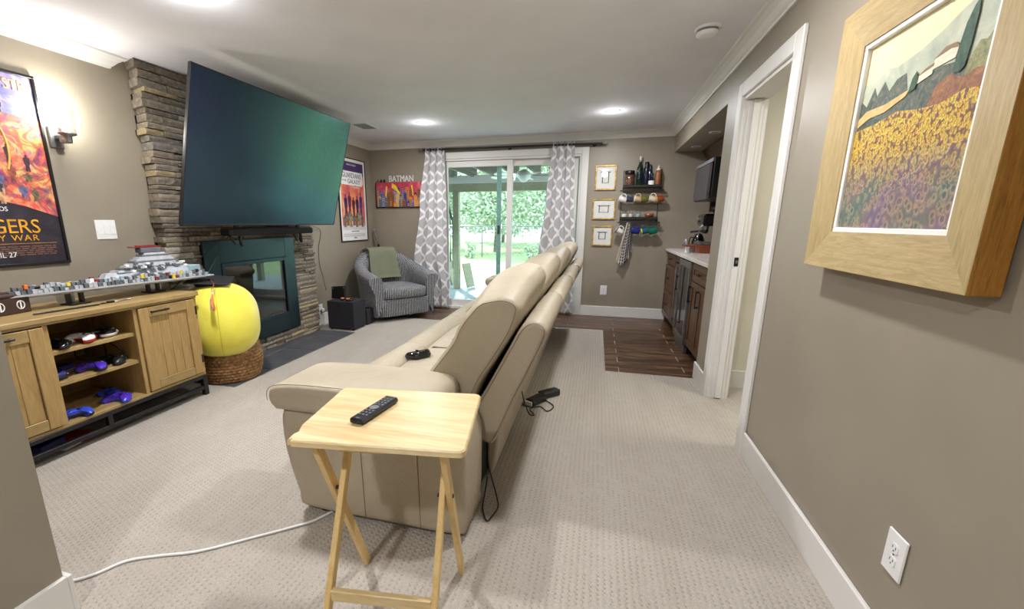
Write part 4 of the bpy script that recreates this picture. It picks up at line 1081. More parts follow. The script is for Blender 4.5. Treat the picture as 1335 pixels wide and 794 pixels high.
def sconce():
    t = thing('wall_sconce', 'lit nickel wall sconce with clear glass shade by left poster', 'wall lamp', (XL, 2.115, 1.775))
    obj('back_plate', B(XL + .0005, XL + .018, 2.075, 2.15, 1.715, 1.84, b=.004), M['nickel'], t)
    obj('arm', B(XL + .018, XL + .12, 2.10, 2.128, 1.765, 1.79, b=.003).box(XL + .06, XL + .12, 2.095, 2.133, 1.74, 1.766, b=.003), M['nickel'], t)
    c = (XL + .115, 2.114, 0)
    obj('cup', MB().lathe([(.018, 1.745), (.02, 1.78), (.044, 1.788), (.046, 1.798), (.02, 1.80)], c, 24), M['nickel'], t)
    obj('glass_shade', MB().lathe([(.044, 1.799), (.046, 1.85), (.048, 1.945), (.046, 1.945), (.044, 1.85), (.042, 1.80)], c, 28, cap=False), M['clear'], t)
    obj('bulb', MB().lathe([(.010, 1.80), (.012, 1.825), (.024, 1.85), (.026, 1.872), (.018, 1.895), (.002, 1.903)], c, 18), M['bulbglow'], t)
    lamp('sconce_light', 'POINT', (XL + .115, 2.114, 1.925), 12, (1, .96, .90), .03)
sconce()

# ================================================================== POSTERS, PAINTING, FRAMES
def img(name, stops, scale=4, vor=0, axis=None, dist=1.5, rough=.5):
    n = NT(name); v = n.coords()
    f = n.noise(v, scale, 5, .65, dist); c = n.ramp(f, stops)
    if vor:
        vr = n.new('ShaderNodeTexVoronoi', inp={'Scale': vor}); n.link(v, vr.inputs[0]); c = n.mix(.35, c, vr.outputs['Color'], 'OVERLAY')
    n.color(c); return n.set(rough)
def frame_box(F, w, h, bw, d0, d1, parent, m, b=.002, name='frame_rail'):
    for a in ((-w / 2, w / 2, h / 2 - bw, h / 2), (-w / 2, w / 2, -h / 2, -h / 2 + bw)): obj(name, MB(F).box(*a, d0, d1, b=b), m, parent)
    for a in ((-w / 2, -w / 2 + bw, -h / 2 + bw, h / 2 - bw), (w / 2 - bw, w / 2, -h / 2 + bw, h / 2 - bw)): obj(name, MB(F).box(*a, d0, d1, b=b), m, parent)
def sil(F, x, y, h, w, z, q):    # plain upright figure-like silhouette as one flat shape
    p = [(-.28, 0), (-.24, .35), (-.36, .45), (-.42, .78), (-.12, .84), (-.14, .95), (0, 1.0), (.14, .95), (.12, .84), (.42, .78), (.36, .45), (.24, .35), (.28, 0), (.05, 0), (0, .3), (-.05, 0)]
    m = MB(F); m.prism([(x + a * w, y + b * h) for a, b in p], 'z', 0, z); return m
def poster1():
    y0, y1, z0, z1 = 1.30, 2.052, 1.008, 2.105
    F = frame_mat((XL, (y0 + y1) / 2, (z0 + z1) / 2), (0, 1, 0), (0, 0, 1)); w, h = y1 - y0, z1 - z0
    t = thing('framed_poster', 'large framed film poster in orange and violet beside the wall sconce', 'poster', (XL, (y0 + y1) / 2, z0))
    frame_box(F, w, h, .016, .001, .022, t, M['black_plastic'])
    dk = img('poster_dark', [(.3, (22, 18, 26)), (.6, (44, 36, 48)), (.75, (70, 56, 60))], 5)
    s = obj('print', MB(F).box(-w / 2 + .015, w / 2 - .015, -h / 2 + .015, h / 2 - .015, .002, .010), dk, t)
    mid = img('poster_fire', [(.28, (62, 46, 84)), (.40, (150, 66, 92)), (.5, (196, 96, 74)), (.6, (226, 166, 110)), (.7, (120, 96, 130)), (.8, (232, 210, 170))], 9, 26)
    sky = img('poster_violet', [(.3, (70, 72, 120)), (.5, (112, 110, 158)), (.7, (180, 160, 170))], 7)
    a = w / 2 - .017
    obj('print_area', MB(F).prism([(-a, .30), (a, .30), (a, h / 2 - .017), (-a, h / 2 - .017)], 'z', .010, .0106), sky, s, 'violet sky area')
    obj('print_area', MB(F).prism([(-a, -.10), (-.05, -.14), (.2, -.20), (a, -.26), (a, .30), (-a, .36)], 'z', .0104, .0110), mid, s, 'orange and pink swirling area')
    q = random.Random(9)
    cols = ['figure_blue', (92, 88, 124)], ['figure_rust', (136, 72, 54)], ['figure_tan', (196, 150, 110)], ['figure_dark', (58, 42, 50)], ['figure_green', (98, 88, 66)]
    for i in range(34):
        nm, c = cols[i % 5]; x = q.uniform(-.2, .33); y = q.uniform(-.2, .34)
        obj('abstract_shape', sil(F, x, y, q.uniform(.05, .12), q.uniform(.035, .06), .0112 + i * .00003, q), M.setdefault(nm, plain(nm, c, .5, var=.25, nscale=30)), s)
    arc = MB(F).tube([(-.08 + .26 * math.cos(b), .12 + .30 * math.sin(b), .0112) for b in [(-.4 + 1.9 * k / 20) for k in range(21)]], .006, 5)
    M['gold_print'] = plain('gold_print', (232, 176, 84), .5, var=.1)
    obj('print_area', arc, M['gold_print'], s, 'golden arc')
    lt = plain('title_gold', (226, 160, 30), .5, var=.1); wt = M['paper']
    R_, U_ = (0, 1, 0), (0, 0, 1)
    def T(txt, size, y, z, m, name='lettering', al='RIGHT', sx=.9, d=.0012, sp=1.0): obj(name, text_mb(txt, size, (XL + .0125, y, z), R_, U_, d, sx, al, sp), m, s)
    T('AVENGERS', .115, 1.93, 1.200, lt, sx=.95, sp=.95); T('INFINITY WAR', .050, 1.91, 1.155, lt, sx=1.1, sp=1.15)
    T('MARVEL STUDIOS', .036, 1.79, 1.325, wt, sx=.9)
    T('APRIL 27', .042, 1.785, 1.062, wt, sx=.95)
    obj('credits', B(XL + .0105, XL + .0122, 1.32, 2.0, 1.138, 1.140), lt, s)
    cr = MB()
    for k in range(5):
        x = 1.36
        while x < 1.98: L = q.uniform(.02, .06); cr.box(XL + .0105, XL + .0118, x, min(x + L, 1.99), 1.118 - k * .012, 1.124 - k * .012); x += L + .008
    obj('credit_lines', cr, plain('credit_brown', (120, 84, 66), .6), s, kind='stuff')
    T('STR', .080, 2.00, 2.005, plain('peach_print', (226, 160, 110), .5), sx=.8)
def poster2():
    y0, y1, z0, z1 = 5.27, 5.99, 1.005, 2.112
    F = frame_mat((XL, (y0 + y1) / 2, (z0 + z1) / 2), (0, 1, 0), (0, 0, 1)); w, h = y1 - y0, z1 - z0
    t = thing('framed_poster', 'white-bordered film poster in purple and orange right of television', 'poster', (XL, (y0 + y1) / 2, z0))
    frame_box(F, w, h, .012, .001, .020, t, M['black_plastic'])
    s = obj('print', MB(F).box(-w / 2 + .011, w / 2 - .011, -h / 2 + .011, h / 2 - .011, .002, .009), M['paper'], t)
    a = w / 2 - .055
    def area(z0_, z1_, m, k, lb, x0=-a, x1=a): obj('print_area', MB(F).box(x0, x1, z0_, z1_, .009, .0094 + k * .0003), m, s, lb)
    area(.33, h / 2 - .05, plain('purple_print', (74, 50, 104), .5), 0, 'dark purple band at the top'); area(.36, h / 2 - .05, plain('pink_print', (226, 60, 130), .5), 1, 'pink corner', -a, -a + .10)
    area(-.34, .33, img('sunset_print', [(.3, (190, 70, 108)), (.45, (212, 104, 92)), (.58, (232, 156, 96)), (.72, (240, 200, 130))], 3.4), 0, 'pink and orange sunset area')
    area(-.40, -.34, img('pale_ground_print', [(.3, (196, 190, 196)), (.7, (226, 222, 226))], 3), 0, 'pale ground area')
    blk = plain('plum_title', (66, 44, 84), .5)
    obj('title_block', MB(F).prism([(-.27, .20), (.25, .20), (.29, .24), (.27, .38), (-.29, .38), (-.31, .24)], 'z', .010, .0108), M['paper'], s)
    q = random.Random(2)
    R_, U_ = (0, 1, 0), (0, 0, 1); yc = (y0 + y1) / 2 - .01; zc = (z0 + z1) / 2
    def T(txt, size, dy, dz, m, sx=.8, sp=1.0): obj('lettering', text_mb(txt, size, (XL + .0112, yc + dy, zc + dz), R_, U_, .0006, sx, 'CENTER', sp), m, s)
    T('GUARDIANS', .095, 0, .295, blk, .92); T('OF THE', .032, -.20, .243, blk, 1); T('GALAXY', .085, .05, .222, blk, 1.0)
    T('VOLUME 3', .034, .09, .165, M['paper'], 1); T('MARVEL STUDIOS', .030, .0, .455, M['paper'], 1)
    T('ONLY IN THEATERS', .022, .02, -.425, blk, 1); T('MAY 5', .028, .02, -.515, blk, 1)
    pal = [('figure_navy', (44, 42, 96)), ('figure_plum', (96, 36, 70)), ('figure_maroon', (92, 40, 44)), ('figure_navy', (44, 42, 96)), ('figure_violet', (70, 56, 120))]
    for i in range(5): obj('abstract_shape', sil(F, -.20 + i * .10, -.22, .30 + .04 * math.sin(i * 2), .095, .0104 + i * .0001, q), M.setdefault(pal[i][0], plain(pal[i][0], pal[i][1], .5, var=.2, nscale=30)), s)
    pal = [('figure_grey', (112, 104, 104)), ('figure_olive', (120, 106, 76)), ('figure_stone', (146, 136, 116))]
    for i in range(7):
        nm, c = pal[i % 3]; obj('abstract_shape', sil(F, -.24 + i * .077, -.36 + .02 * (i % 2), .16 + .03 * (i % 3), .11, .0110 + i * .0001, q), M.setdefault(nm, plain(nm, c, .5, var=.25, nscale=30)), s)
    cr = MB(F)
    for k in range(3):
        x = -.29
        while x < .27: L = q.uniform(.02, .05); cr.box(x, min(x + L, .28), -.455 - k * .016, -.450 - k * .016, .009, .0098); x += L + .008
    obj('credit_lines', cr, plain('grey_print', (130, 126, 130), .6), s, kind='stuff')
poster1(); poster2()

def skyline():
    x0, x1, z0, z1 = -3.205, -2.44, 1.485, 1.835
    t = thing('skyline_canvas', 'canvas of a red-sky city skyline with white letters above', 'artwork', (-2.82, YB, z0))
    F = frame_mat(((x0 + x1) / 2, YB, (z0 + z1) / 2), (1, 0, 0), (0, 0, 1)); w, h = x1 - x0, z1 - z0
    s = obj('canvas', MB(F).box(-w / 2, w / 2, -h / 2, h / 2, .001, .024, b=.002), img('red_sky', [(.3, (150, 40, 56)), (.55, (200, 66, 90)), (.75, (224, 130, 156))], 5), t)
    obj('canvas_edge', MB(F).box(-w / 2 - .002, w / 2 + .002, -h / 2 - .010, -h / 2, .001, .026).box(-w / 2 - .008, -w / 2, -h / 2 - .010, h / 2, .001, .025).box(w / 2, w / 2 + .008, -h / 2 - .010, h / 2, .001, .025), M['black_plastic'], t)
    q = random.Random(21); pal = [('b_blue', (96, 122, 166)), ('b_grey', (120, 122, 126)), ('b_tan', (206, 176, 120)), ('b_dark', (52, 54, 72)), ('b_brown', (150, 90, 56)), ('b_navy', (56, 70, 128)), ('b_orange', (206, 130, 62))]
    for layer in (0, 1, 2):
        x = -w / 2 + .01 + layer * .012
        while x < w / 2 - .05:
            bw = q.uniform(.035, .062); bh = [q.uniform(.18, .29), q.uniform(.11, .19), q.uniform(.06, .11)][layer]; nm, c = q.choice(pal)
            m = M.setdefault(nm, plain(nm, c, .55, var=.12, nscale=50)); d = .024 + .002 * layer
            k = q.random(); yb = -h / 2 + .003; top = yb + bh
            pts = [(x, yb), (x + bw, yb), (x + bw, top)] + ([(x + bw * .5, top + .025)] if k < .4 else [(x + bw * .7, top), (x + bw * .7, top + .02), (x + bw * .3, top + .02), (x + bw * .3, top)]) + [(x, top)]
            b_ = obj('painted_tower', MB(F).prism(pts, 'z', d, d + .0015), m, s)
            wn = MB(F)
            for r_ in range(int(bh / .026)):
                for c_ in (0, 1): wn.box(x + bw * (.22 + .36 * c_), x + bw * (.42 + .36 * c_), yb + .010 + r_ * .026, yb + .022 + r_ * .026, d + .0015, d + .002)
            if wn.v: obj('painted_windows', wn, M['gold_print'] if k > .5 else M['black_plastic'], b_, kind='stuff')
            x += bw + q.uniform(.004, .03)
    ye = plain('beam_yellow', (240, 210, 40), .5)
    for p in ([(-.22, .12), (-.20, .12), (-.215, -.04), (-.235, -.02)], [(-.12, .165), (-.06, .13), (.03, -.03), (.02, -.04), (-.05, .05), (-.13, .10)], [(.18, .13), (.20, .13), (.215, -.02), (.205, -.02)], [(.33, .12), (.345, .12), (.36, -.07), (.35, -.07)]):
        obj('searchlight_beam', MB(F).prism(p, 'z', .0262, .0275), ye, s, 'yellow light beam')
    obj('lettering', text_mb('BATMAN', .125, (-2.80, YB - .015, 1.842), (1, 0, 0), (0, 0, 1), .006, .78, 'CENTER', 1.0), M['white'], t, 'white cut-out letters')
    for k in range(3):
        x = -3.17 + k * .05; g = MB().box(x - .014, x + .014, YB - .026, YB - .006, 1.8365, 1.862, b=.003).box(x - .010, x + .010, YB - .024, YB - .008, 1.862, 1.880, b=.004)
        solo('toy_block', g, M[['dg', 'brown', 'black_plastic'][k]], 'tiny stacked toy block on the canvas top edge, %s' % ['leftmost', 'middle of three', 'nearest the white letters'][k], 'toy', 'toy blocks on the skyline canvas')
skyline()

def painting():
    ya, yb, z0, z1 = 2.005, 1.205, 1.105, 1.945           # viewer's left is the larger y
    X1, XF = .846, .785
    t = thing('landscape_painting', 'painting of a sunflower field and cypress hill in wide gilt wood frame', 'painting', (X1, 1.6, z0))
    F = frame_mat((XR, (ya + yb) / 2, (z0 + z1) / 2), (0, -1, 0), (0, 0, 1)); w, h = ya - yb, z1 - z0; D = XR - XF; g = .010; bw = .125
    gm = wood('gilt_wood_h', (146, 124, 80), (172, 150, 104), (190, 168, 124), 'y', .42, 2.2); gv = wood('gilt_wood_v', (146, 124, 80), (172, 150, 104), (190, 168, 124), 'z', .42, 2.2)
    gs = wood('gilt_wood_side', (124, 80, 22), (164, 112, 40), (184, 134, 60), 'z', .42, 2.2)
    def rail(p, m):   # mitred: outer pair then inner pair of corners, face slopes inwards
        (ax, ay), (bx, by), (cx, cy), (dx, dy) = p
        v = [(ax, ay, g), (bx, by, g), (cx, cy, g), (dx, dy, g), (ax, ay, D), (bx, by, D), (cx, cy, D - .018), (dx, dy, D - .018)]
        obj('frame_rail', MB(F).add(v, [(0, 1, 2, 3), (4, 5, 6, 7), (0, 1, 5, 4), (1, 2, 6, 5), (2, 3, 7, 6), (3, 0, 4, 7)]), m, t)
    W, H = w / 2, h / 2
    rail([(-W, H), (W, H), (W - bw, H - bw), (-W + bw, H - bw)], gm); rail([(-W, -H), (W, -H), (W - bw, -H + bw), (-W + bw, -H + bw)], gm)
    rail([(-W, -H), (-W, H), (-W + bw, H - bw), (-W + bw, -H + bw)], gv); rail([(W, -H), (W, H), (W - bw, H - bw), (W - bw, -H + bw)], gv)
    for a_ in ((-W - .0015, -W, -H, H), (W, W + .0015, -H, H), (-W, W, -H - .0015, -H), (-W, W, H, H + .0015)): obj('frame_side', MB(F).box(*a_, g, D - .001), gs, t, 'orange-brown side of the frame')
    frame_box(F, w - 2 * bw + .004, h - 2 * bw + .004, .016, D - .040, D - .022, t, M['paper'], name='liner')
    a, b = W - bw - .012, H - bw - .012; d = D - .036
    cv = obj('canvas', MB(F).box(-a, a, -b, b, g, d), img('painted_sky', [(.3, (216, 204, 158)), (.7, (226, 216, 176))], 3), t)
    def shape(p, k, m, lb): obj('painted_area', MB(F).prism([(max(-a, min(a, x)), max(-b, min(b, y))) for x, y in p], 'z', d + k * .0006, d + k * .0006 + .0008), m, cv, lb)
    hill = img('painted_hill', [(.3, (150, 158, 140)), (.6, (184, 188, 164)), (.8, (206, 204, 178))], 9)
    shape([(-a, .13), (-.267, .172), (-.20, .165), (-.15, .19), (-.10, .18), (0, .195), (.07, .215), (.12, .235), (.165, .25), (.21, .275), (a, .30), (a, -.05), (-a, -.05)], 0, hill, 'hazy grey-green mountain')
    bush = img('painted_bush', [(.35, (52, 66, 62)), (.55, (92, 98, 84)), (.75, (132, 128, 104))], 40)
    olive = img('painted_olive', [(.3, (96, 100, 70)), (.6, (150, 148, 100)), (.8, (170, 160, 130))], 45)
    rust = img('painted_rust', [(.3, (96, 66, 56)), (.6, (156, 104, 66)), (.8, (190, 150, 90))], 40)
    shape([(-a, .085), (-.26, .12), (-.23, .10), (-.20, .15), (-.18, .12), (-.15, .155), (-.12, .12), (-.09, .145), (-.05, .15), (-.03, .10), (.0, .105), (.04, .115), (.09, .125), (.14, .12), (a, .10), (a, -.0), (-a, .0)], 1, bush, 'dark row of bushes')
    shape([(.18, .04), (.185, .11), (.21, .145), (.23, .14), (.25, .16), (.27, .15), (a, .165), (a, .04)], 2, olive, 'olive trees')
    shape([(.06, .02), (.09, .08), (.13, .095), (.18, .075), (.22, .085), (a, .075), (a, .0), (.04, .0)], 3, rust, 'rust coloured shrubs')
    shape([(-a, .065), (-.22, .085), (-.12, .085), (-.02, .10), (-.03, .085), (-.12, .062), (-.2, .06), (-a, .04)], 4, img('painted_path', [(.3, (190, 150, 90)), (.7, (220, 190, 130))], 20), 'sandy slope')
    wh = img('painted_house', [(.3, (206, 190, 160)), (.7, (236, 226, 206))], 14); rf = img('painted_roof', [(.3, (120, 92, 70)), (.7, (156, 120, 90))], 20)
    shape([(.065, .125), (.065, .150), (.12, .158), (.145, .152), (.140, .130)], 4, wh, 'white farmhouse'); shape([(.01, .105), (.012, .125), (.065, .135), (.065, .115)], 4, wh, 'low white wing of the farmhouse')
    shape([(.062, .149), (.10, .168), (.135, .166), (.15, .151), (.12, .157)], 5, rf, 'brown roof'); shape([(.01, .124), (.035, .136), (.066, .141), (.066, .134)], 5, rf, 'brown roof of the low wing')
    cy = img('painted_cypress', [(.35, (28, 58, 44)), (.65, (60, 92, 66))], 30)
    shape([(.143, .095), (.146, .15), (.156, .20), (.172, .232), (.184, .242), (.188, .21), (.186, .15), (.180, .10), (.165, .09)], 6, cy, 'dark green cypress'); shape([(-.02, .09), (-.012, .125), (.002, .140), (.012, .12), (.008, .095)], 6, cy, 'small dark tree')
    # sunflower field: ring-shaped strokes, smaller and yellower up the slope
    n = NT('painted_sunflowers'); tc = n.new('ShaderNodeTexCoord'); sp = n.new('ShaderNodeSeparateXYZ'); n.link(tc.outputs['Generated'], sp.inputs[0])
    hgt = sp.outputs[2]; v = n.coords('Object', (1, 1, .8))
    res = []
    for sc_ in (46, 70, 105):
        vr = n.new('ShaderNodeTexVoronoi', inp={'Scale': sc_}); n.link(v, vr.inputs[0]); res.append(vr)
    low = n.math('LESS_THAN', hgt, .33); hi = n.math('GREATER_THAN', hgt, .62)
    dist = n.mix(hi, n.mix(low, res[1].outputs['Distance'], res[0].outputs['Distance']), res[2].outputs['Distance'])
    colr = n.mix(hi, n.mix(low, res[1].outputs['Color'], res[0].outputs['Color']), res[2].outputs['Color'])
    rl = n.ramp(dist, [(0, (52, 54, 64)), (.26, (66, 62, 72)), (.36, (170, 142, 96)), (.52, (140, 112, 92)), (.66, (84, 78, 84)), (1, (92, 80, 74))])
    rh = n.ramp(dist, [(0, (120, 84, 44)), (.22, (200, 160, 50)), (.5, (222, 190, 60)), (.70, (128, 84, 60)), (1, (100, 70, 66))])
    bl = n.math('SMOOTH_MIN', n.math('MULTIPLY_ADD', hgt, 2.4, -.75, clamp=True), 1, .1)
    c = n.mix(bl, rl, rh); c = n.mix(.12, c, colr, 'OVERLAY')
    sp2 = n.noise(n.coords(), 190, 3, .7); c = n.mix(n.math('MULTIPLY', n.math('GREATER_THAN', sp2, .53), .62), c, n.mix(hi, lin((84, 72, 84)), lin((112, 70, 44))))
    tn = n.noise(n.coords(), 5, 3, .6); tint = n.ramp(tn, [(.36, (96, 150, 130)), (.5, (170, 150, 140)), (.62, (150, 128, 166))]); c = n.mix(n.math('MULTIPLY', n.math('SUBTRACT', 1.0, bl), .32), c, tint); n.color(c); n.bump(dist, .5, .004); fm = n.set(.45)
    shape([(-a, -b), (a, -b), (a, .035), (.20, .045), (.12, .03), (.04, .035), (-.05, .05), (-.16, .035), (-a, .03)], 7, fm, 'field of sunflowers')
painting()

M['glaze'] = glass('picture_glass', (.98, .985, .98), 0, .10)
def small_frames():
    gold = plain('gold_leaf_frame', (196, 160, 84), .35, .4, var=.15); M['mat_board'] = M['paper']; ink = plain('black_ink', (48, 46, 46), .6)
    for cx_, cz, w, h, iw, ih, lb in ((.063, 1.823, .262, .31, .085, .13, 'tall gold frame with an ink drawing, topmost of the three'), (.065, 1.430, .292, .262, .125, .085, 'wide gold frame with an ink drawing, middle of the three'), (.066, 1.087, .256, .262, .09, .09, 'small squarish gold frame with an ink drawing, lowest of the three')):
        t = thing('framed_drawing', lb, 'picture frame', (cx_, YB, cz - h / 2), 'gold framed drawings on the back wall')
        F = frame_mat((cx_, YB, cz), (1, 0, 0), (0, 0, 1))
        frame_box(F, w, h, .018, .001, .022, t, gold, b=.003)
        s = obj('mat_board', MB(F).box(-w / 2 + .017, w / 2 - .017, -h / 2 + .017, h / 2 - .017, .002, .008), M['paper'], t)
        d = MB(F); a, b = iw / 2, ih / 2
        d.box(-a, -a + .010, -b, b, .008, .009).box(a - .010, a, -b, b, .008, .009).box(-a - .018, a + .018, b, b + .008, .008, .009).box(-a, a, -b, -b + .006, .008, .009).box(-a + .012, a - .012, b - .008, b - .004, .008, .009)
        d.box(-a * .3, a * .2, -b * .5, -b * .46, .008, .009)
        obj('drawing', d, ink, s)
        obj('glazing', MB(F).box(-w / 2 + .017, w / 2 - .017, -h / 2 + .017, h / 2 - .017, .012, .0135), M['glaze'], t)
small_frames()

# ================================================================== WALL SHELVES with their things
def shelves():
    for x0, x1, z, lb in ((.285, .735, 1.690, 'upper black wall shelf with bottles and hanging mugs'), (.275, .720, 1.300, 'lower black wall shelf with glasses and hanging mugs')):
        t = thing('wall_shelf', lb, 'shelf', ((x0 + x1) / 2, YB, z), 'black wall shelves')
        obj('shelf_board', B(x0, x1, YB - .125, YB - .001, z, z + .014, b=.002), M['black_metal'], t)
        obj('front_lip', B(x0, x1, YB - .130, YB - .125, z, z + .030, b=.002), M['black_metal'], t)
        for x in (x0, x1): obj('bracket', MB().tube([(x, YB - .004, z + .22), (x, YB - .004, z - .03), (x, YB - .125, z)], .004, 6), M['black_metal'], t)
        obj('hanging_rail', MB().cyl((x0 - .035, YB - .10, z - .038), (x1 + .035, YB - .10, z - .038), .0075, n=10), M['black_metal'], t)
        for x in (x0 + .01, x1 - .01): obj('rail_support', B(x - .004, x + .004, YB - .104, YB - .001, z - .042, z - .034), M['black_metal'], t)
        n = 6
        for k in range(n):
            x = x0 + .0 + (x1 - x0) * k / (n - 1)
            obj('hook', MB().tube(smooth_path([(x, YB - .10, z - .03), (x, YB - .108, z - .045), (x, YB - .10, z - .075), (x, YB - .112, z - .085), (x, YB - .12, z - .072)], 4), .0022, 5), M['black_metal'], t)
    zu, zl = 1.7045, 1.3145; Y = YB - .065
    def lathe_thing(name, label, cat, x, z, parts, group, y=Y):
        t = thing(name, label, cat, (x, y, z), group)
        for pn, prof, m in parts: obj(pn, MB().lathe([(r, z + h) for r, h in prof], (x, y, 0), 20), M[m], t)
        return t
    G = 'bottles and jars on the upper wall shelf'
    M['green_glass'] = plain('dark_green_glass', (14, 40, 26), .12); M['blue_glass'] = plain('dark_blue_glass', (20, 26, 50), .15); M['sauce'] = plain('brown_caramel', (150, 92, 58), .35); M['cork'] = plain('pale_foil', (206, 196, 186), .4)
    M['beans'] = plain('brown_beans', (96, 58, 40), .6, var=.5, nscale=60)
    t = lathe_thing('storage_jar', 'glass jar of brown beans with black lid on upper shelf', 'jar', .352, zu, [('beans', [(.052, .004), (.056, .02), (.056, .13), (.01, .14)], 'beans'), ('jar_glass', [(.056, .001), (.060, .02), (.060, .14), (.052, .15)], 'clear'), ('lid', [(.056, .151), (.058, .156), (.058, .185), (.052, .19)], 'black_plastic')], G)
    lathe_thing('wine_bottle', 'tall dark green wine bottle with pale top on upper shelf', 'bottle', .468, zu, [('glass_body', [(.034, .001), (.037, .01), (.037, .19), (.034, .22), (.015, .27), (.0135, .31)], 'green_glass'), ('foil_top', [(.0155, .31), (.0155, .355), (.010, .36)], 'cork'), ('label_band', [(.0376, .09), (.0376, .13)], 'blue_glass')], G)
    lathe_thing('bottle', 'black-blue straight bottle beside the green wine bottle', 'bottle', .548, zu, [('glass_body', [(.032, .001), (.034, .01), (.034, .20), (.028, .225)], 'blue_glass'), ('cap', [(.024, .2255), (.024, .285), (.020, .29)], 'black_plastic')], G, Y + .012)
    lathe_thing('bottle', 'slimmer dark bottle behind the white-labelled one', 'bottle', .592, zu, [('glass_body', [(.026, .001), (.028, .01), (.028, .17), (.018, .20)], 'blue_glass'), ('cap', [(.016, .2005), (.016, .25), (.012, .255)], 'black_plastic')], G, YB - .035)
    lathe_thing('small_bottle', 'small dark bottle with a round white label on upper shelf', 'bottle', .612, zu, [('glass_body', [(.033, .001), (.036, .01), (.036, .065), (.016, .09), (.012, .13)], 'blue_glass'), ('label_band', [(.0366, .012), (.0366, .062)], 'white'), ('cap', [(.016, .131), (.016, .150), (.010, .154)], 'black_plastic')], G, YB - .10)
    lathe_thing('pump_bottle', 'brown syrup bottle with white pump top on upper shelf', 'bottle', .684, zu, [('syrup', [(.036, .001), (.039, .02), (.036, .08), (.039, .13), (.034, .175), (.018, .185)], 'sauce'), ('pump_cap', [(.026, .186), (.024, .20), (.010, .215), (.008, .24)], 'white')], G, YB - .075)
    # mugs
    def mug(label, m, x, z, tilt, group, m2=None, y=YB - .112, s=1.0, yawr=0):
        t = thing('mug', label, 'mug', (0, 0, 0), group)
        obj('cup_body', MB().lathe([(.030, -.048), (.036, -.042), (.040, .045), (.0405, .048), (.037, .048), (.033, -.038), (.002, -.040)], (0, 0, 0), 22, cap=False), M[m], t)
        obj('cup_bottom', MB().cyl((0, 0, -.048), (0, 0, -.040), .030, n=20), M[m2 or m], t)
        obj('handle', MB().tube(smooth_path([(.038, 0, .030), (.058, 0, .030), (.070, 0, .010), (.066, 0, -.014), (.052, 0, -.026), (.036, 0, -.026)], 4), .006, 8), M[m], t)
        if m2: obj('glaze_band', MB().lathe([(.0405, .030), (.0414, .046)], (0, 0, 0), 22, cap=False), M[m2], t)
        # hang by the handle: handle up
        R_ = Matrix.Rotation(yawr, 4, 'Z') @ Matrix.Rotation(-PI / 2 + tilt, 4, 'Y')
        t.location = (x, y, z); t.rotation_euler = R_.to_euler(); t.scale = (s, s, s)
    for nm, c in (('g_white', (232, 230, 224)), ('g_slate', (58, 66, 82)), ('g_tan', (196, 170, 130)), ('g_olive', (108, 104, 48)), ('g_cream', (224, 212, 184)), ('g_rust', (150, 74, 44)), ('g_blue', (34, 52, 120)), ('g_teal', (28, 100, 112)), ('g_green', (20, 108, 84)), ('g_gold', (206, 168, 80))): M[nm] = plain(nm[2:] + '_glaze', c, .2)
    GU, GL = 'mugs hanging under the upper shelf', 'mugs hanging under the lower shelf'
    hz = 1.69 - .088; U = lambda k: .285 + .45 * k / 5; L_ = lambda k: .275 + .445 * k / 5
    mug('white mug hanging first from the left under the upper shelf', 'g_white', U(0), hz - .058, .35, GU)
    mug('dark slate mug hanging second under the upper shelf', 'g_slate', U(1) - .002, hz - .058, .1, GU, s=.85)
    mug('tan and cream mug hanging third under the upper shelf', 'g_tan', U(2) + .002, hz - .058, .15, GU, 'g_cream')
    mug('olive green mug hanging fourth under the upper shelf', 'g_olive', U(3) - .004, hz - .058, -.1, GU)
    mug('cream mug hanging fifth under the upper shelf', 'g_cream', U(4) - .002, hz - .058, .2, GU)
    mug('rust mug with yellow band hanging at the right end under the upper shelf', 'g_rust', U(5) - .01, hz - .058, -.1, GU, 'g_gold')
    hz = 1.30 - .088
    mug('shiny silver-white mug tilted at the left end under the lower shelf', 'g_white', L_(0), hz - .062, .55, GL, 'nickel')
    mug('deep blue mug hanging right of the striped towel', 'g_blue', L_(2) + .02, hz - .058, .1, GL)
    mug('teal mug with golden rim hanging second from right under the lower shelf', 'g_teal', L_(4) - .050, hz - .058, -.2, GL, 'g_gold')
    mug('green mug hanging at the right end under the lower shelf', 'g_green', L_(5) - .04, hz - .058, -.15, GL)
    # glasses on the lower shelf
    for k, (x, lb) in enumerate(((.322, 'clear glass tumbler on the lower shelf, leftmost'), (.402, 'clear glass tumbler on the lower shelf, middle one'), (.490, 'clear glass tumbler on the lower shelf, rightmost'))):
        t = thing('glass_tumbler', lb, 'glass', (x, Y, zl), 'glass tumblers on the lower shelf')
        obj('glass_body', MB().lathe([(.002, zl + .002), (.026, zl + .001), (.030, zl + .01), (.034, zl + .10)], (x, Y, 0), 20, cap=False), M['clear'], t)
        obj('contents', MB().lathe([(.024, zl + .012), (.029, zl + .05), (.005, zl + .055)], (x, Y, 0), 14), M[['paper', 'cork', 'pg'][k]], t)
    lathe_thing('small_bowl', 'low red and orange bowl at the right of the lower shelf', 'bowl', .62, zl, [('bowl_body', [(.025, .001), (.045, .02), (.060, .055), (.056, .055), (.04, .022), (.003, .012)], 'g_rust')], None)
    # striped towel over the rail
    tw = NT('striped_towel'); uvn = tw.new('ShaderNodeUVMap'); sp = tw.new('ShaderNodeSeparateXYZ'); tw.link(uvn.outputs[0], sp.inputs[0])
    a = tw.math('GREATER_THAN', tw.math('FRACT', tw.math('MULTIPLY', sp.outputs[0], 5)), .80); b = tw.math('GREATER_THAN', tw.math('FRACT', tw.math('MULTIPLY', sp.outputs[1], 14)), .86)
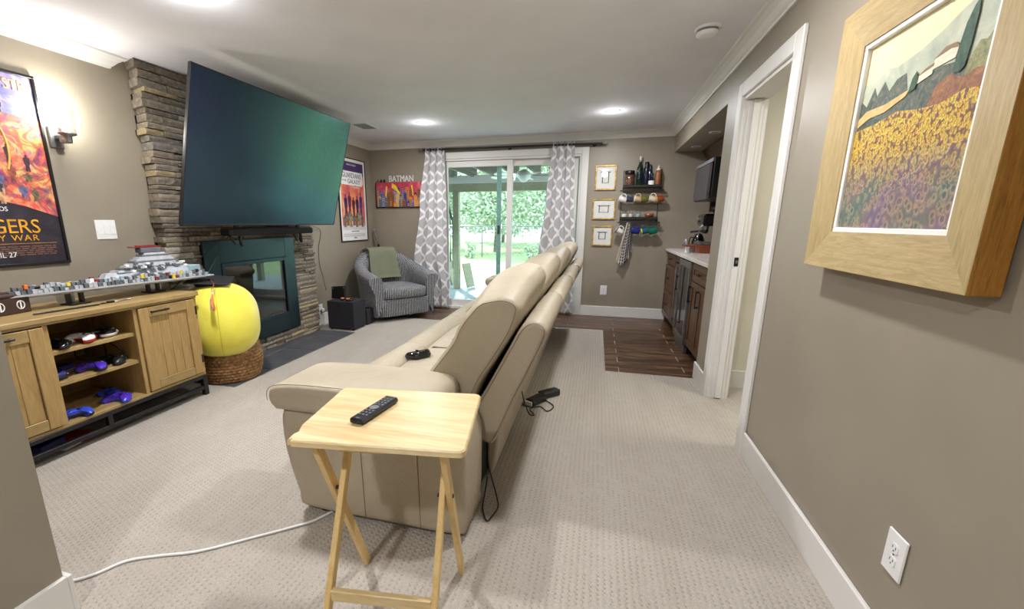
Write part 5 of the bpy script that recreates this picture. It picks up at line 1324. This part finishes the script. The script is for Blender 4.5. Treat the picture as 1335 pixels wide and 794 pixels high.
    c = tw.mix(tw.math('MAXIMUM', a, b), lin((52, 54, 74)), lin((206, 196, 178))); c = tw.mix(tw.math('LESS_THAN', sp.outputs[0], .24), c, lin((208, 198, 178))); tw.color(c); M['towel'] = tw.set(.9)
    def tf(u, v):
        w = .022 + .055 * v; x = .383 - .045 * v + (u - .5) * 2 * w; yy = YB - .10 - .015 * math.sin(u * 9 + v * 3) * (.4 + v) - .012 * math.cos(v * 5)
        z = 1.262 - v * (.50 + .05 * math.sin(u * 4)); return (x, yy, z, u, v)
    t = thing('hand_towel', 'navy and cream striped towel hanging from the lower shelf rail', 'towel', (.36, YB - .1, .78))
    o = obj('towel_front', MB().grid(tf, 20, 34), M['towel'], t); md = o.modifiers.new('thick', 'SOLIDIFY'); md.thickness = .004
    def tb(u, v):
        p = tf(u, v * .82); return (p[0] + .012 + .02 * v, p[1] + .024, p[2], u, v)
    o = obj('towel_back', MB().grid(tb, 16, 30), M['towel'], t); md = o.modifiers.new('thick', 'SOLIDIFY'); md.thickness = .004
shelves()

# ================================================================== CURTAINS
def curtains():
    t = thing('curtain_rod', 'long dark curtain rod with crystal ball finials over the patio door', 'curtain rod', (-1.2, YB - .10, 2.235))
    a, b = (-2.42, YB - .10, 2.248), (.0, YB - .10, 2.228)
    obj('rod', MB().cyl(a, b, .014, n=14), M['black_metal'], t)
    for p, s in ((a, -1), (b, 1)):
        obj('finial', MB().lathe([(.008, 0), (.012, .012), (.024, .026), (.028, .044), (.020, .064), (.004, .072)], p, 16, xf=Matrix.Rotation(s * PI / 2, 3, 'Y')), M['clear'], t, 'clear faceted finial')
        obj('finial_core', MB().cyl(p, (p[0] + s * .05, p[1], p[2]), .015, .008, n=10), M['nickel'], t)
    for x in (-2.30, -1.2, -.10): obj('wall_bracket', MB().cyl((x, YB - .10, 2.23), (x, YB - .001, 2.23), .007, n=8).cyl((x, YB - .008, 2.23), (x, YB - .001, 2.23), .022, n=14), M['black_metal'], t)
    n = NT('lattice_curtain'); uvn = n.new('ShaderNodeUVMap'); sp = n.new('ShaderNodeSeparateXYZ'); n.link(uvn.outputs[0], sp.inputs[0])
    fu = n.math('MULTIPLY', n.math('ABSOLUTE', n.math('SUBTRACT', n.math('FRACT', n.math('MULTIPLY', sp.outputs[0], 1 / .19)), .5)), 2)
    g = n.math('MULTIPLY_ADD', n.math('COSINE', n.math('MULTIPLY', sp.outputs[1], 2 * PI / .25)), .44, .5)
    wd_ = n.math('MULTIPLY_ADD', n.math('ABSOLUTE', n.math('SINE', n.math('MULTIPLY', sp.outputs[1], 2 * PI / .25))), .15, .085)
    ln = n.math('LESS_THAN', n.math('ABSOLUTE', n.math('SUBTRACT', fu, g)), wd_)
    base = n.ramp(n.noise(n.coords(), 200, 2), [(.3, (168, 166, 168)), (.7, (182, 180, 182))])
    n.color(n.mix(ln, base, lin((228, 226, 224)))); M['lattice'] = n.set(.85); n.b.inputs['Transmission Weight'].default_value = 0
    def curtain(name_lb, cx_top, w_top, pts, folds, seed):
        # pts: list of (height fraction from the top, centre x, half width)
        q = random.Random(seed)
        c = thing('curtain', name_lb, 'curtain', (pts[-1][1], YB - .10, .02), 'lattice curtains at the patio door')
        def lerp(v):
            for (v0, c0, w0), (v1, c1, w1) in zip(pts, pts[1:]):
                if v <= v1: t_ = (v - v0) / (v1 - v0); t_ = t_ * t_ * (3 - 2 * t_); return c0 + (c1 - c0) * t_, w0 + (w1 - w0) * t_
            return pts[-1][1], pts[-1][2]
        CW = .56
        def fn(u, v):
            cx_, hw = lerp(v); z = 2.275 - v * 2.255
            ph = 2 * PI * folds * u + .5 * math.sin(v * 3 + seed); amp = (.034 - .010 * v) * (.8 + .2 * math.sin(u * 11))
            x = cx_ + (u - .5) * 2 * hw + .010 * math.sin(ph * 2 + 1.0)
            y = YB - .085 + amp * math.sin(ph) * -1 - .012 * v
            return (x, y, z, u * CW, z)
        o = obj('fabric', MB().grid(fn, 120, 60), M['lattice'], c)
        md = o.modifiers.new('thick', 'SOLIDIFY'); md.thickness = .002
        for k in range(folds * 2):
            u_ = (k + .5) / (folds * 2); p = fn(u_, .02); x = p[0]
            obj('grommet', MB().tube([(x + .004, YB - .10 + .024 * math.cos(b_), 2.243 + .024 * math.sin(b_)) for b_ in [2 * PI * i / 14 for i in range(14)]], .0035, 6, True), M['nickel'], c)
        obj('hem', MB().grid(lambda u, v: (lambda p: (p[0], p[1] - .002, p[2], p[3], p[4]))(fn(u, .905 + .006 * v)), 120, 1), plain('hem_stitch', (150, 146, 148), .9), c)
    curtain('grey lattice curtain left of the glass door beside the armchair', 0, 0, [(0, -2.245, .135), (.35, -2.29, .20), (.70, -2.35, .265), (.85, -2.27, .22), (1.0, -2.25, .175)], 3, 1)
    curtain('grey lattice curtain right of the glass door behind the sofa', 0, 0, [(0, -.485, .135), (.3, -.51, .18), (.65, -.52, .245), (.8, -.49, .22), (1.0, -.46, .19)], 3, 2)
curtains()

# ================================================================== SWIVEL ARMCHAIR
def armchair():
    n = NT('striped_chenille'); uvn = n.new('ShaderNodeUVMap'); sp = n.new('ShaderNodeSeparateXYZ'); n.link(uvn.outputs[0], sp.inputs[0])
    st = n.math('MULTIPLY_ADD', n.math('SINE', n.math('MULTIPLY', sp.outputs[0], 2 * PI / .024)), .5, .5)
    cr = n.math('MULTIPLY_ADD', n.math('SINE', n.math('MULTIPLY', sp.outputs[1], 2 * PI / .010)), .5, .5)
    ns = n.noise(n.coords(), 60, 3, .7)
    f = n.math('ADD', n.math('MULTIPLY', st, .62), n.math('MULTIPLY', ns, .55)); f = n.math('SUBTRACT', f, n.math('MULTIPLY', cr, .10))
    n.color(n.ramp(f, [(.25, (44, 46, 54)), (.52, (76, 80, 88)), (.75, (150, 150, 152)), (.92, (200, 200, 198))])); n.bump(st, .6, .006); M['chenille'] = n.set(.9); CH = M['chenille']
    t = thing('swivel_armchair', 'rounded grey striped swivel armchair in the back corner', 'armchair', (0, 0, 0))
    ctrl = [(.405, .385), (.425, .20), (.425, 0), (.385, -.20), (.27, -.345), (.10, -.415), (-.10, -.415), (-.27, -.345), (-.385, -.20), (-.425, 0), (-.425, .20), (-.405, .385)]
    hts = [.585, .625, .665, .74, .84, .875, .875, .84, .74, .665, .625, .585]; fl = [.075, .07, .055, .045, .04, .035, .035, .04, .045, .055, .07, .075]
    P = smooth_path([(a[0], a[1], 0) for a in ctrl], 6); Hh = smooth_path([(h, f_, 0) for h, f_ in zip(hts, fl)], 6)
    L = [0]
    for i in range(1, len(P)): L.append(L[-1] + (P[i] - P[i - 1]).length)
    N = len(P)
    sec = 22
    def cs(i, j):
        p = P[i]; tg = (P[min(i + 1, N - 1)] - P[max(i - 1, 0)]).normalized(); o = Vector((tg.y, -tg.x, 0)); o = o if o.dot(Vector((p.x, p.y, 0))) > 0 else -o
        if i in (0, N - 1): o = Vector((1 if p.x > 0 else -1, 0, 0))
        H, F_ = Hh[i][0], Hh[i][1]
        prof = [(0, .07), (.012, .2), (.018, .36), (.028 + F_ * .3, H - .16), (.03 + F_ * .8, H - .07), (.02 + F_, H - .03), (F_ * .7, H), (-.03, H + .006), (-.07, H - .012), (-.095, H - .06), (-.10, H - .16), (-.09, .40), (-.09, .25)]
        s = j / (sec - 1) * (len(prof) - 1); k = min(int(s), len(prof) - 2); f_ = s - k
        r = prof[k][0] + (prof[k + 1][0] - prof[k][0]) * f_; z = prof[k][1] + (prof[k + 1][1] - prof[k][1]) * f_
        return p + o * r + Vector((0, 0, z)), s
    mb = MB(); V = []; UV = []
    for i in range(N):
        for j in range(sec): q, s = cs(i, j); V.append(q); UV.append((L[i], j * .06))
    F = []; U = []
    for i in range(N - 1):
        for j in range(sec - 1):
            f_ = (i * sec + j, (i + 1) * sec + j, (i + 1) * sec + j + 1, i * sec + j + 1); F.append(f_); U.append([UV[a] for a in f_])
    mb.add(V, F, True, U)
    for i in (0, N - 1):
        idx = [i * sec + j for j in range(sec)]; mb.add([V[a] for a in idx], [tuple(range(sec))], False, [[(V[a].x, V[a].z) for a in idx]])
    obj('barrel_shell', mb, CH, t)
    def fabbox(name, x0, x1, y0, y1, z0, z1, r, crown=0.0):
        m = MB(); nu, nv = 28, 10
        def g(u, v):
            a = 2 * PI * u; c, s = math.cos(a), math.sin(a); e = .28
            cx_, cy_ = (x0 + x1) / 2, (y0 + y1) / 2; w, d = (x1 - x0) / 2, (y1 - y0) / 2
            X_ = cx_ + w * math.copysign(abs(c) ** e, c); Y_ = cy_ + d * math.copysign(abs(s) ** e, s)
            return X_, Y_
        per = []; K = 96; acc = 0; pts = [g(k / K, 0) for k in range(K + 1)]; UA = [0]
        for k in range(K): acc += math.dist(pts[k], pts[k + 1]); UA.append(acc)
        rows = [(-r, z0), (-r * .3, z0 + r * .3), (0, z0 + r), (0, (z0 + z1) / 2), (0, z1 - r), (-r * .3, z1 - r * .3), (-r, z1)]
        V = []; F = []; U = []; cx_, cy_ = (x0 + x1) / 2, (y0 + y1) / 2
        for ins, z in rows:
            for k in range(K + 1):
                x, y = pts[k]; d = Vector((x - cx_, y - cy_)); d2 = d * (1 + ins / max(.05, d.length)); V.append((cx_ + d2.x, cy_ + d2.y, z))
        for j in range(len(rows) - 1):
            for k in range(K): F.append((j * (K + 1) + k, j * (K + 1) + k + 1, (j + 1) * (K + 1) + k + 1, (j + 1) * (K + 1) + k)); U.append([(UA[k], rows[j][1]), (UA[k + 1], rows[j][1]), (UA[k + 1], rows[j + 1][1]), (UA[k], rows[j + 1][1])])
        m.add(V, F, True, U)
        g2 = MB(); G = 12; a0, a1, b0, b1 = x0 + r * .9, x1 - r * .9, y0 + r * .9, y1 - r * .9
        top = [V[(len(rows) - 1) * (K + 1) + k] for k in range(K)]
        rings = 8; VV = []; 
        for q in range(rings + 1):
            s_ = 1 - q / rings
            for p in top: VV.append((cx_ + (p[0] - cx_) * s_, cy_ + (p[1] - cy_) * s_, z1 + crown * (1 - s_ ** 2)))
        FF = []; UU = []
        for q in range(rings):
            for k in range(K):
                f_ = (q * K + k, q * K + (k + 1) % K, (q + 1) * K + (k + 1) % K, (q + 1) * K + k); FF.append(f_); UU.append([(VV[a][0], VV[a][1]) for a in f_])
        m.add(VV, FF, True, UU)
        obj(name, m, CH, t)
    fabbox('front_skirt', -.395, .395, -.30, .405, .07, .295, .02)
    fabbox('seat_cushion', -.325, .325, -.28, .435, .30, .435, .035, .02)
    obj('swivel_base', MB().lathe([(.24, .004), (.26, .01), (.26, .03), (.22, .045), (.05, .055), (.05, .075)], (0, 0, 0), 32), M['black_plastic'], t)
    t.location = (-2.665, 5.465, 0.0); t.rotation_euler = (0, 0, math.radians(-128.5))
    # throw
    th = plain('olive_throw', (118, 120, 98), .95, var=.05, nscale=120, bump=.3)
    b = thing('throw_blanket', 'olive green throw draped over the armchair back', 'blanket', (0, 0, 0))
    path = [(.13, .470), (-.08, .472), (-.215, .50), (-.255, .60), (-.285, .72), (-.305, .83), (-.335, .900), (-.40, .915), (-.475, .87), (-.49, .76), (-.485, .62)]
    PP = smooth_path([(0, a, c) for a, c in path], 6); nP = len(PP)
    PP = PP[12:]; nP = len(PP)
    def bf(u, v):
        k = v * (nP - 1); i = min(int(k), nP - 2); p = PP[i] + (PP[i + 1] - PP[i]) * (k - i)
        x = (u - .5) * (.46 - .06 * (1 - abs(v - .45) * 2)); bend = (x / .25) ** 2 * (.045 if v < .5 else .03)
        return (x, p[1] + bend * (1 if v < 2 else 0) + .004 * math.sin(u * 14), p[2] - .010 * (x / .25) ** 2 * (1 if .35 < v < .7 else 0))
    o = obj('blanket_cloth', MB().grid(bf, 26, 50), th, b); md = o.modifiers.new('thick', 'SOLIDIFY'); md.thickness = .008
    fr = MB(); q = random.Random(3)
    for k in range(26):
        v = .35 + .5 * k / 26; p = Vector(bf(1, v)); e = p + Vector((q.uniform(.03, .05), q.uniform(-.01, .02), -.03 + q.uniform(-.02, .01))); fr.tube([p, (p + e) / 2 + Vector((.01, 0, .005)), e], .0025, 4)
    for k in range(14):
        v = .10 + .25 * k / 14; p = Vector(bf(1, v)); fr.tube([p, p + Vector((.02, .0, -.03)), p + Vector((.03, .01, -.07))], .002, 4)
    obj('fringe', fr, plain('dark_fringe', (70, 70, 58), .9), b, 'dark fringe along one edge', kind='stuff')
    b.location = t.location; b.rotation_euler = t.rotation_euler
    # metal cane behind
    c = thing('umbrella', 'furled umbrella with chrome handle standing in the corner behind armchair', 'umbrella', (-3.20, 6.11, 0))
    obj('chrome_handle', MB().cyl((-3.195, 6.11, .95), (-3.235, 6.09, 1.14), .018, n=12).lathe([(.018, 0), (.022, .008), (.018, .022), (.004, .03)], (-3.236, 6.09, 1.135), 12), M['steel'], c)
    obj('furled_canopy', MB().tube([(-3.10, 6.13, .012), (-3.14, 6.125, .4), (-3.19, 6.112, .94)], lambda s: .016 + .018 * math.sin(PI * min(1, s * .9 + .05)), 12), M['soft_black'], c)
armchair()

# ================================================================== CEILING FITTINGS
def ceiling_bits():
    t0 = None
    spots = [((-1.987, 5.024), 'lit recessed ceiling light near the left end of the curtain rod'), ((.080, 5.054), 'lit recessed ceiling light near the right wall soffit'), ((-1.987, 1.95), 'recessed ceiling light over the console side of the carpet'), ((.08, 2.05), 'recessed ceiling light over the carpet near the doorway'), ((-.7, -.7), 'recessed ceiling light behind the camera')]
    for k, ((x, y), lb) in enumerate(spots):
        t = thing('recessed_light', lb, 'ceiling light', (x, y, CEIL), 'recessed ceiling lights')
        obj('trim_ring', MB().lathe([(.078, CEIL - .0005), (.077, CEIL - .006), (.066, CEIL - .007), (.064, CEIL - .001)], (x, y, 0), 32, cap=False), M['white'], t)
        obj('diffuser', MB().cyl((x, y, CEIL - .001), (x, y, CEIL - .005), .065, n=28), M['lampglow'], t)
        lamp('downlight', 'AREA', (x, y, CEIL - .012), [24, 21, 36, 22, 28][k], (.975, .97, 1.0), .13)
        lamp('downlight_spill', 'POINT', (x, y, CEIL - .10), [1.6, 1.6, 4, 4, 8][k], (.975, .97, 1.0), .07)
    s = thing('smoke_detector', 'round white smoke detector on the ceiling near the doorway', 'smoke detector', (.55, 3.14, CEIL))
    obj('base', MB().lathe([(.070, CEIL - .0005), (.070, CEIL - .012), (.062, CEIL - .014)], (.55, 3.14, 0), 32), M['white'], s)
    obj('vent_ring', MB().lathe([(.056, CEIL - .014), (.056, CEIL - .026)], (.55, 3.14, 0), 28, cap=False), M['grey_plastic'], s, 'grey slotted ring')
    obj('cover', MB().lathe([(.060, CEIL - .026), (.058, CEIL - .040), (.040, CEIL - .047), (.012, CEIL - .048)], (.55, 3.14, 0), 28), M['white'], s)
    v = thing('ceiling_vent', 'white slotted air vent in the ceiling right of the television', 'vent', (-2.72, 5.0, CEIL))
    frm = MB(); frm.box(-2.83, -2.61, 4.84, 4.86, CEIL - .006, CEIL - .0005).box(-2.83, -2.61, 5.15, 5.17, CEIL - .006, CEIL - .0005).box(-2.83, -2.81, 4.86, 5.15, CEIL - .006, CEIL - .0005).box(-2.63, -2.61, 4.86, 5.15, CEIL - .006, CEIL - .0005)
    obj('frame', frm, M['white'], v)
    obj('duct_shade', B(-2.81, -2.63, 4.86, 5.15, CEIL - .0015, CEIL - .0005), M['blackvoid'], v)  # black sheet on the solid ceiling paints the shade inside the duct
    for k in range(9): obj('slat', MB(Matrix.Translation((-2.80 + .02 * k, 5.005, CEIL - .004)) @ Matrix.Rotation(.5, 4, 'Y')).box(-.008, .008, -.145, .145, -.0008, .0008), M['white'], v)
    for k, (y, lb) in enumerate(((4.92, 'unlit round light under the bar soffit, nearer one'), (5.76, 'unlit round light under the bar soffit, farther one'))):
        t = thing('soffit_light', lb, 'ceiling light', (1.02, y, 2.10), 'lights under the bar soffit')
        obj('trim_ring', MB().lathe([(.052, 2.0995), (.051, 2.094), (.042, 2.093), (.040, 2.0985)], (1.02, y, 0), 26, cap=False), M['white'], t)
        obj('lens', MB().cyl((1.02, y, 2.0985), (1.02, y, 2.096), .041, n=22), M['grey_plastic'], t)
ceiling_bits()

# ================================================================== BAR NICHE
def bar():
    wd = wood('walnut_cabinet', (52, 31, 17), (82, 53, 31), (106, 72, 44), 'z', .38, .8); wy = wood('walnut_cabinet_rail', (52, 31, 17), (82, 53, 31), (106, 72, 44), 'y', .38, .8)
    X0, XB = .905, 1.555
    def unit(name, label, y0, y1, fronts):
        t = thing(name, label, 'cabinet', (1.2, (y0 + y1) / 2, 0), 'bar cabinets')
        obj('carcass', B(X0, XB, y0, y1, .10, .905, b=.002), wd, t)
        obj('toe_kick', B(X0 + .06, XB, y0, y1, .002, .10), M['blackvoid'], t)
        for kind, a, b, z0, z1 in fronts:
            f = obj(kind, B(X0 - .012, X0, a, b, z0, z1, b=.002), wd if kind == 'door' else wy, t)
            s = .055
            if z1 - z0 > .16: obj('raised_frame', merge(B(X0 - .020, X0 - .012, a, a + s, z0, z1, b=.002), B(X0 - .020, X0 - .012, b - s, b, z0, z1, b=.002), B(X0 - .020, X0 - .012, a + s, b - s, z0, z0 + s, b=.002), B(X0 - .020, X0 - .012, a + s, b - s, z1 - s, z1, b=.002)), wd, f)
            x = X0 - .020 if z1 - z0 > .16 else X0 - .012
            if kind == 'door':
                hy = b - .03 if name == 'sink_cabinet' else a + .03
                obj('pull', MB().box(x - .030, x - .020, hy - .006, hy + .006, z1 - .20, z1 - .04, b=.003).box(x - .022, x, hy - .006, hy + .006, z1 - .195, z1 - .18).box(x - .022, x, hy - .006, hy + .006, z1 - .06, z1 - .045), M['black_metal'], f)
            else:
                yc = (a + b) / 2; zc = (z0 + z1) / 2; hl = min(.07, (b - a) * .3)
                obj('pull', MB().box(x - .030, x - .020, yc - hl, yc + hl, zc - .006, zc + .006, b=.003).box(x - .022, x, yc - hl * .8, yc - hl * .8 + .012, zc - .005, zc + .005).box(x - .022, x, yc + hl * .8 - .012, yc + hl * .8, zc - .005, zc + .005), M['black_metal'], f)
    unit('sink_cabinet', 'walnut bar cabinet with two tall pulls nearest the doorway', 3.835, 4.52, [('drawer', 3.85, 4.505, .735, .895), ('door', 3.85, 4.175, .115, .722), ('door', 4.182, 4.505, .115, .722)])
    unit('narrow_cabinet', 'narrow walnut bar cabinet between cooler and drawers', 5.10, 5.52, [('drawer', 5.115, 5.51, .76, .895), ('door', 5.115, 5.51, .115, .745)])
    unit('drawer_cabinet', 'walnut drawer stack at the back end of the bar', 5.525, 6.165, [('drawer', 5.54, 6.15, .76, .895), ('drawer', 5.54, 6.15, .44, .745), ('drawer', 5.54, 6.15, .115, .425)])
    w = thing('beverage_cooler', 'steel-framed glass-door beverage cooler under the bar counter', 'cooler', (1.2, 4.81, 0))
    obj('cooler_body', B(X0 + .01, XB, 4.53, 5.09, .02, .90, b=.003), M['black_plastic'], w)
    d = obj('door_frame', merge(B(X0 - .04, X0 + .005, 4.53, 4.575, .085, .895, b=.004), B(X0 - .04, X0 + .005, 5.045, 5.09, .085, .895, b=.004), B(X0 - .04, X0 + .005, 4.575, 5.045, .085, .15, b=.004), B(X0 - .04, X0 + .005, 4.575, 5.045, .83, .895, b=.004)), M['steel'], w)
    obj('door_glass', B(X0 - .03, X0 - .022, 4.575, 5.045, .15, .83), plain('smoked_glass', (34, 32, 32), .06, .0), d)
    obj('handle', MB().cyl((X0 - .07, 5.06, .20), (X0 - .07, 5.06, .80), .009, n=10).cyl((X0 - .07, 5.06, .24), (X0 - .04, 5.06, .24), .006, n=8).cyl((X0 - .07, 5.06, .76), (X0 - .04, 5.06, .76), .006, n=8), M['steel'], d)
    obj('kick_grille', B(X0 - .02, X0 + .01, 4.53, 5.09, .004, .075, b=.003), M['steel'], w)
    ct = NT('white_quartz'); f = ct.noise(ct.coords(), 6, 6, .7, 1.5); ct.color(ct.ramp(f, [(.4, (222, 218, 212)), (.56, (206, 200, 192)), (.62, (226, 222, 216))]))
    solo('bar_countertop', B(.862, 1.556, 3.832, 6.172, .9055, .938, b=.004), ct.set(.2), 'white quartz bar countertop over the walnut cabinets', 'countertop')
    Z = .9385
    up = thing('upper_cabinet', 'dark walnut upper cabinet with crown over the microwave', 'cabinet', (1.38, 5.1, 1.95))
    obj('cabinet_box', B(1.235, 1.555, 3.84, 6.17, 1.93, 2.06, b=.002), wd, up)
    cr = MB(); cr.add([(1.165, 3.84, 2.098), (1.235, 3.84, 1.99), (1.555, 3.84, 1.99), (1.555, 3.84, 2.098), (1.165, 6.17, 2.098), (1.235, 6.17, 1.99), (1.555, 6.17, 1.99), (1.555, 6.17, 2.098)], [(0, 1, 2, 3), (4, 5, 6, 7), (0, 1, 5, 4), (1, 2, 6, 5), (2, 3, 7, 6), (3, 0, 4, 7)])
    obj('crown', cr, wy, up)
    obj('side_panel', B(1.235, 1.555, 5.76, 5.80, 1.38, 1.93, b=.002), wd, up)
    m = thing('microwave', 'black microwave with grey door mounted over the bar counter', 'microwave', (1.25, 5.35, 1.49))
    obj('case', B(1.062, 1.555, 4.98, 5.745, 1.490, 1.885, b=.005), M['black_plastic'], m)
    obj('door', B(1.045, 1.062, 5.10, 5.745, 1.495, 1.84, b=.004), plain('grey_glass_door', (74, 74, 80), .25, .3), m)
    obj('vent_strip', B(1.048, 1.062, 4.985, 5.745, 1.845, 1.88, b=.002), M['grey_plastic'], m)
    obj('control_panel', B(1.047, 1.062, 4.985, 5.095, 1.495, 1.84, b=.003), M['black_gloss'], m)
    # coffee machine on a red-brown drawer box
    bx = thing('pod_drawer_box', 'red-brown wooden drawer box on the bar counter', 'box', (1.2, 5.42, Z))
    rw = plain('reddish_wood', (130, 62, 34), .4, nscale=8)
    obj('box_body', B(1.035, 1.40, 5.22, 5.66, Z, Z + .082, b=.003), rw, bx); obj('drawer_front', B(1.028, 1.035, 5.24, 5.64, Z + .01, Z + .072, b=.002), rw, bx); obj('knob', MB().lathe([(.004, 0), (.008, .01), (.002, .016)], (1.028, 5.44, Z + .04), 10, xf=Matrix.Rotation(-PI / 2, 3, 'Y')), M['nickel'], bx)
    z = Z + .083; c = thing('espresso_machine', 'black and chrome espresso machine standing on the red-brown box', 'coffee machine', (1.22, 5.44, z))
    obj('drip_tray', B(1.07, 1.36, 5.31, 5.60, z, z + .03, b=.006), M['steel'], c)
    obj('column', B(1.25, 1.38, 5.30, 5.60, z + .03, z + .22, b=.012), M['black_gloss'], c)
    obj('head', B(1.09, 1.38, 5.29, 5.61, z + .20, z + .33, b=.02), M['black_gloss'], c)
    obj('bean_hopper', MB().lathe([(.06, z + .331), (.085, z + .36), (.095, z + .40), (.09, z + .405)], (1.27, 5.42, 0), 24), M['black_plastic'], c)
    g = obj('group_head', MB().lathe([(.035, z + .20), (.035, z + .165), (.030, z + .16)], (1.15, 5.47, 0), 20), M['steel'], c)
    obj('portafilter', MB().lathe([(.034, z + .16), (.034, z + .135), (.02, z + .12)], (1.15, 5.47, 0), 20).tube([(1.12, 5.47, z + .147), (1.05, 5.49, z + .143), (1.01, 5.50, z + .135)], .011, 8), M['black_plastic'], g)
    obj('pressure_gauge', MB().lathe([(.026, 0), (.028, .006), (.024, .012)], (1.09, 5.54, z + .27), 20, xf=Matrix.Rotation(-PI / 2, 3, 'Y')), M['steel'], c)
    obj('steam_wand', MB().tube(smooth_path([(1.10, 5.33, z + .22), (1.07, 5.33, z + .17), (1.06, 5.34, z + .07)]), .006, 8), M['steel'], c)
    k = thing('kettle', 'round glossy black coffee pot beside the espresso machine', 'coffee pot', (1.10, 5.78, Z))
    obj('pot', MB().lathe([(.05, Z + .001), (.065, Z + .02), (.072, Z + .10), (.05, Z + .16), (.045, Z + .17)], (1.16, 5.80, 0), 24), M['black_gloss'], k)
    obj('lid', MB().lathe([(.046, Z + .171), (.04, Z + .185), (.008, Z + .20), (.006, Z + .215)], (1.16, 5.80, 0), 20), M['black_plastic'], k)
    obj('handle', MB().tube(smooth_path([(1.10, 5.79, Z + .15), (1.065, 5.78, Z + .14), (1.06, 5.78, Z + .06), (1.095, 5.79, Z + .04)]), .007, 8), M['black_plastic'], k)
    p = thing('wooden_paddle', 'red wooden board with a round blue badge lying on the counter', 'board', (.98, 5.42, Z))
    obj('board', B(.93, 1.02, 5.25, 5.46, Z + .066, Z + .082, b=.003), rw, p); obj('stand', B(.955, .985, 5.30, 5.40, Z, Z + .066, b=.004), M['white'], p)
    obj('badge', MB().cyl((.955, 5.37, Z + .105), (.945, 5.37, Z + .107), .036, n=24), plain('blue_badge', (40, 60, 130), .3), p, 'round blue badge'); obj('badge_rim', MB().tube([(.949, 5.37 + .036 * math.cos(a), Z + .106 + .036 * math.sin(a)) for a in [2 * PI * i / 20 for i in range(20)]], .004, 6, True), M['white'], p)
    for i, (x, y, lb) in enumerate(((.925, 5.02, 'small clear glass cup on the front of the bar counter, left one'), (.96, 4.86, 'small clear glass cup on the front of the bar counter, right one'))):
        solo('small_glass', MB().lathe([(.002, Z + .002), (.022, Z + .001), (.026, Z + .01), (.030, Z + .07)], (x, y, 0), 18, cap=False), M['clear'], lb, 'glass', 'small glasses on the bar counter')
bar()
# hall light beyond the doorway
lamp('hall_light', 'AREA', (1.9, 2.6, CEIL - .02), 22, (1, .96, .84), .5)
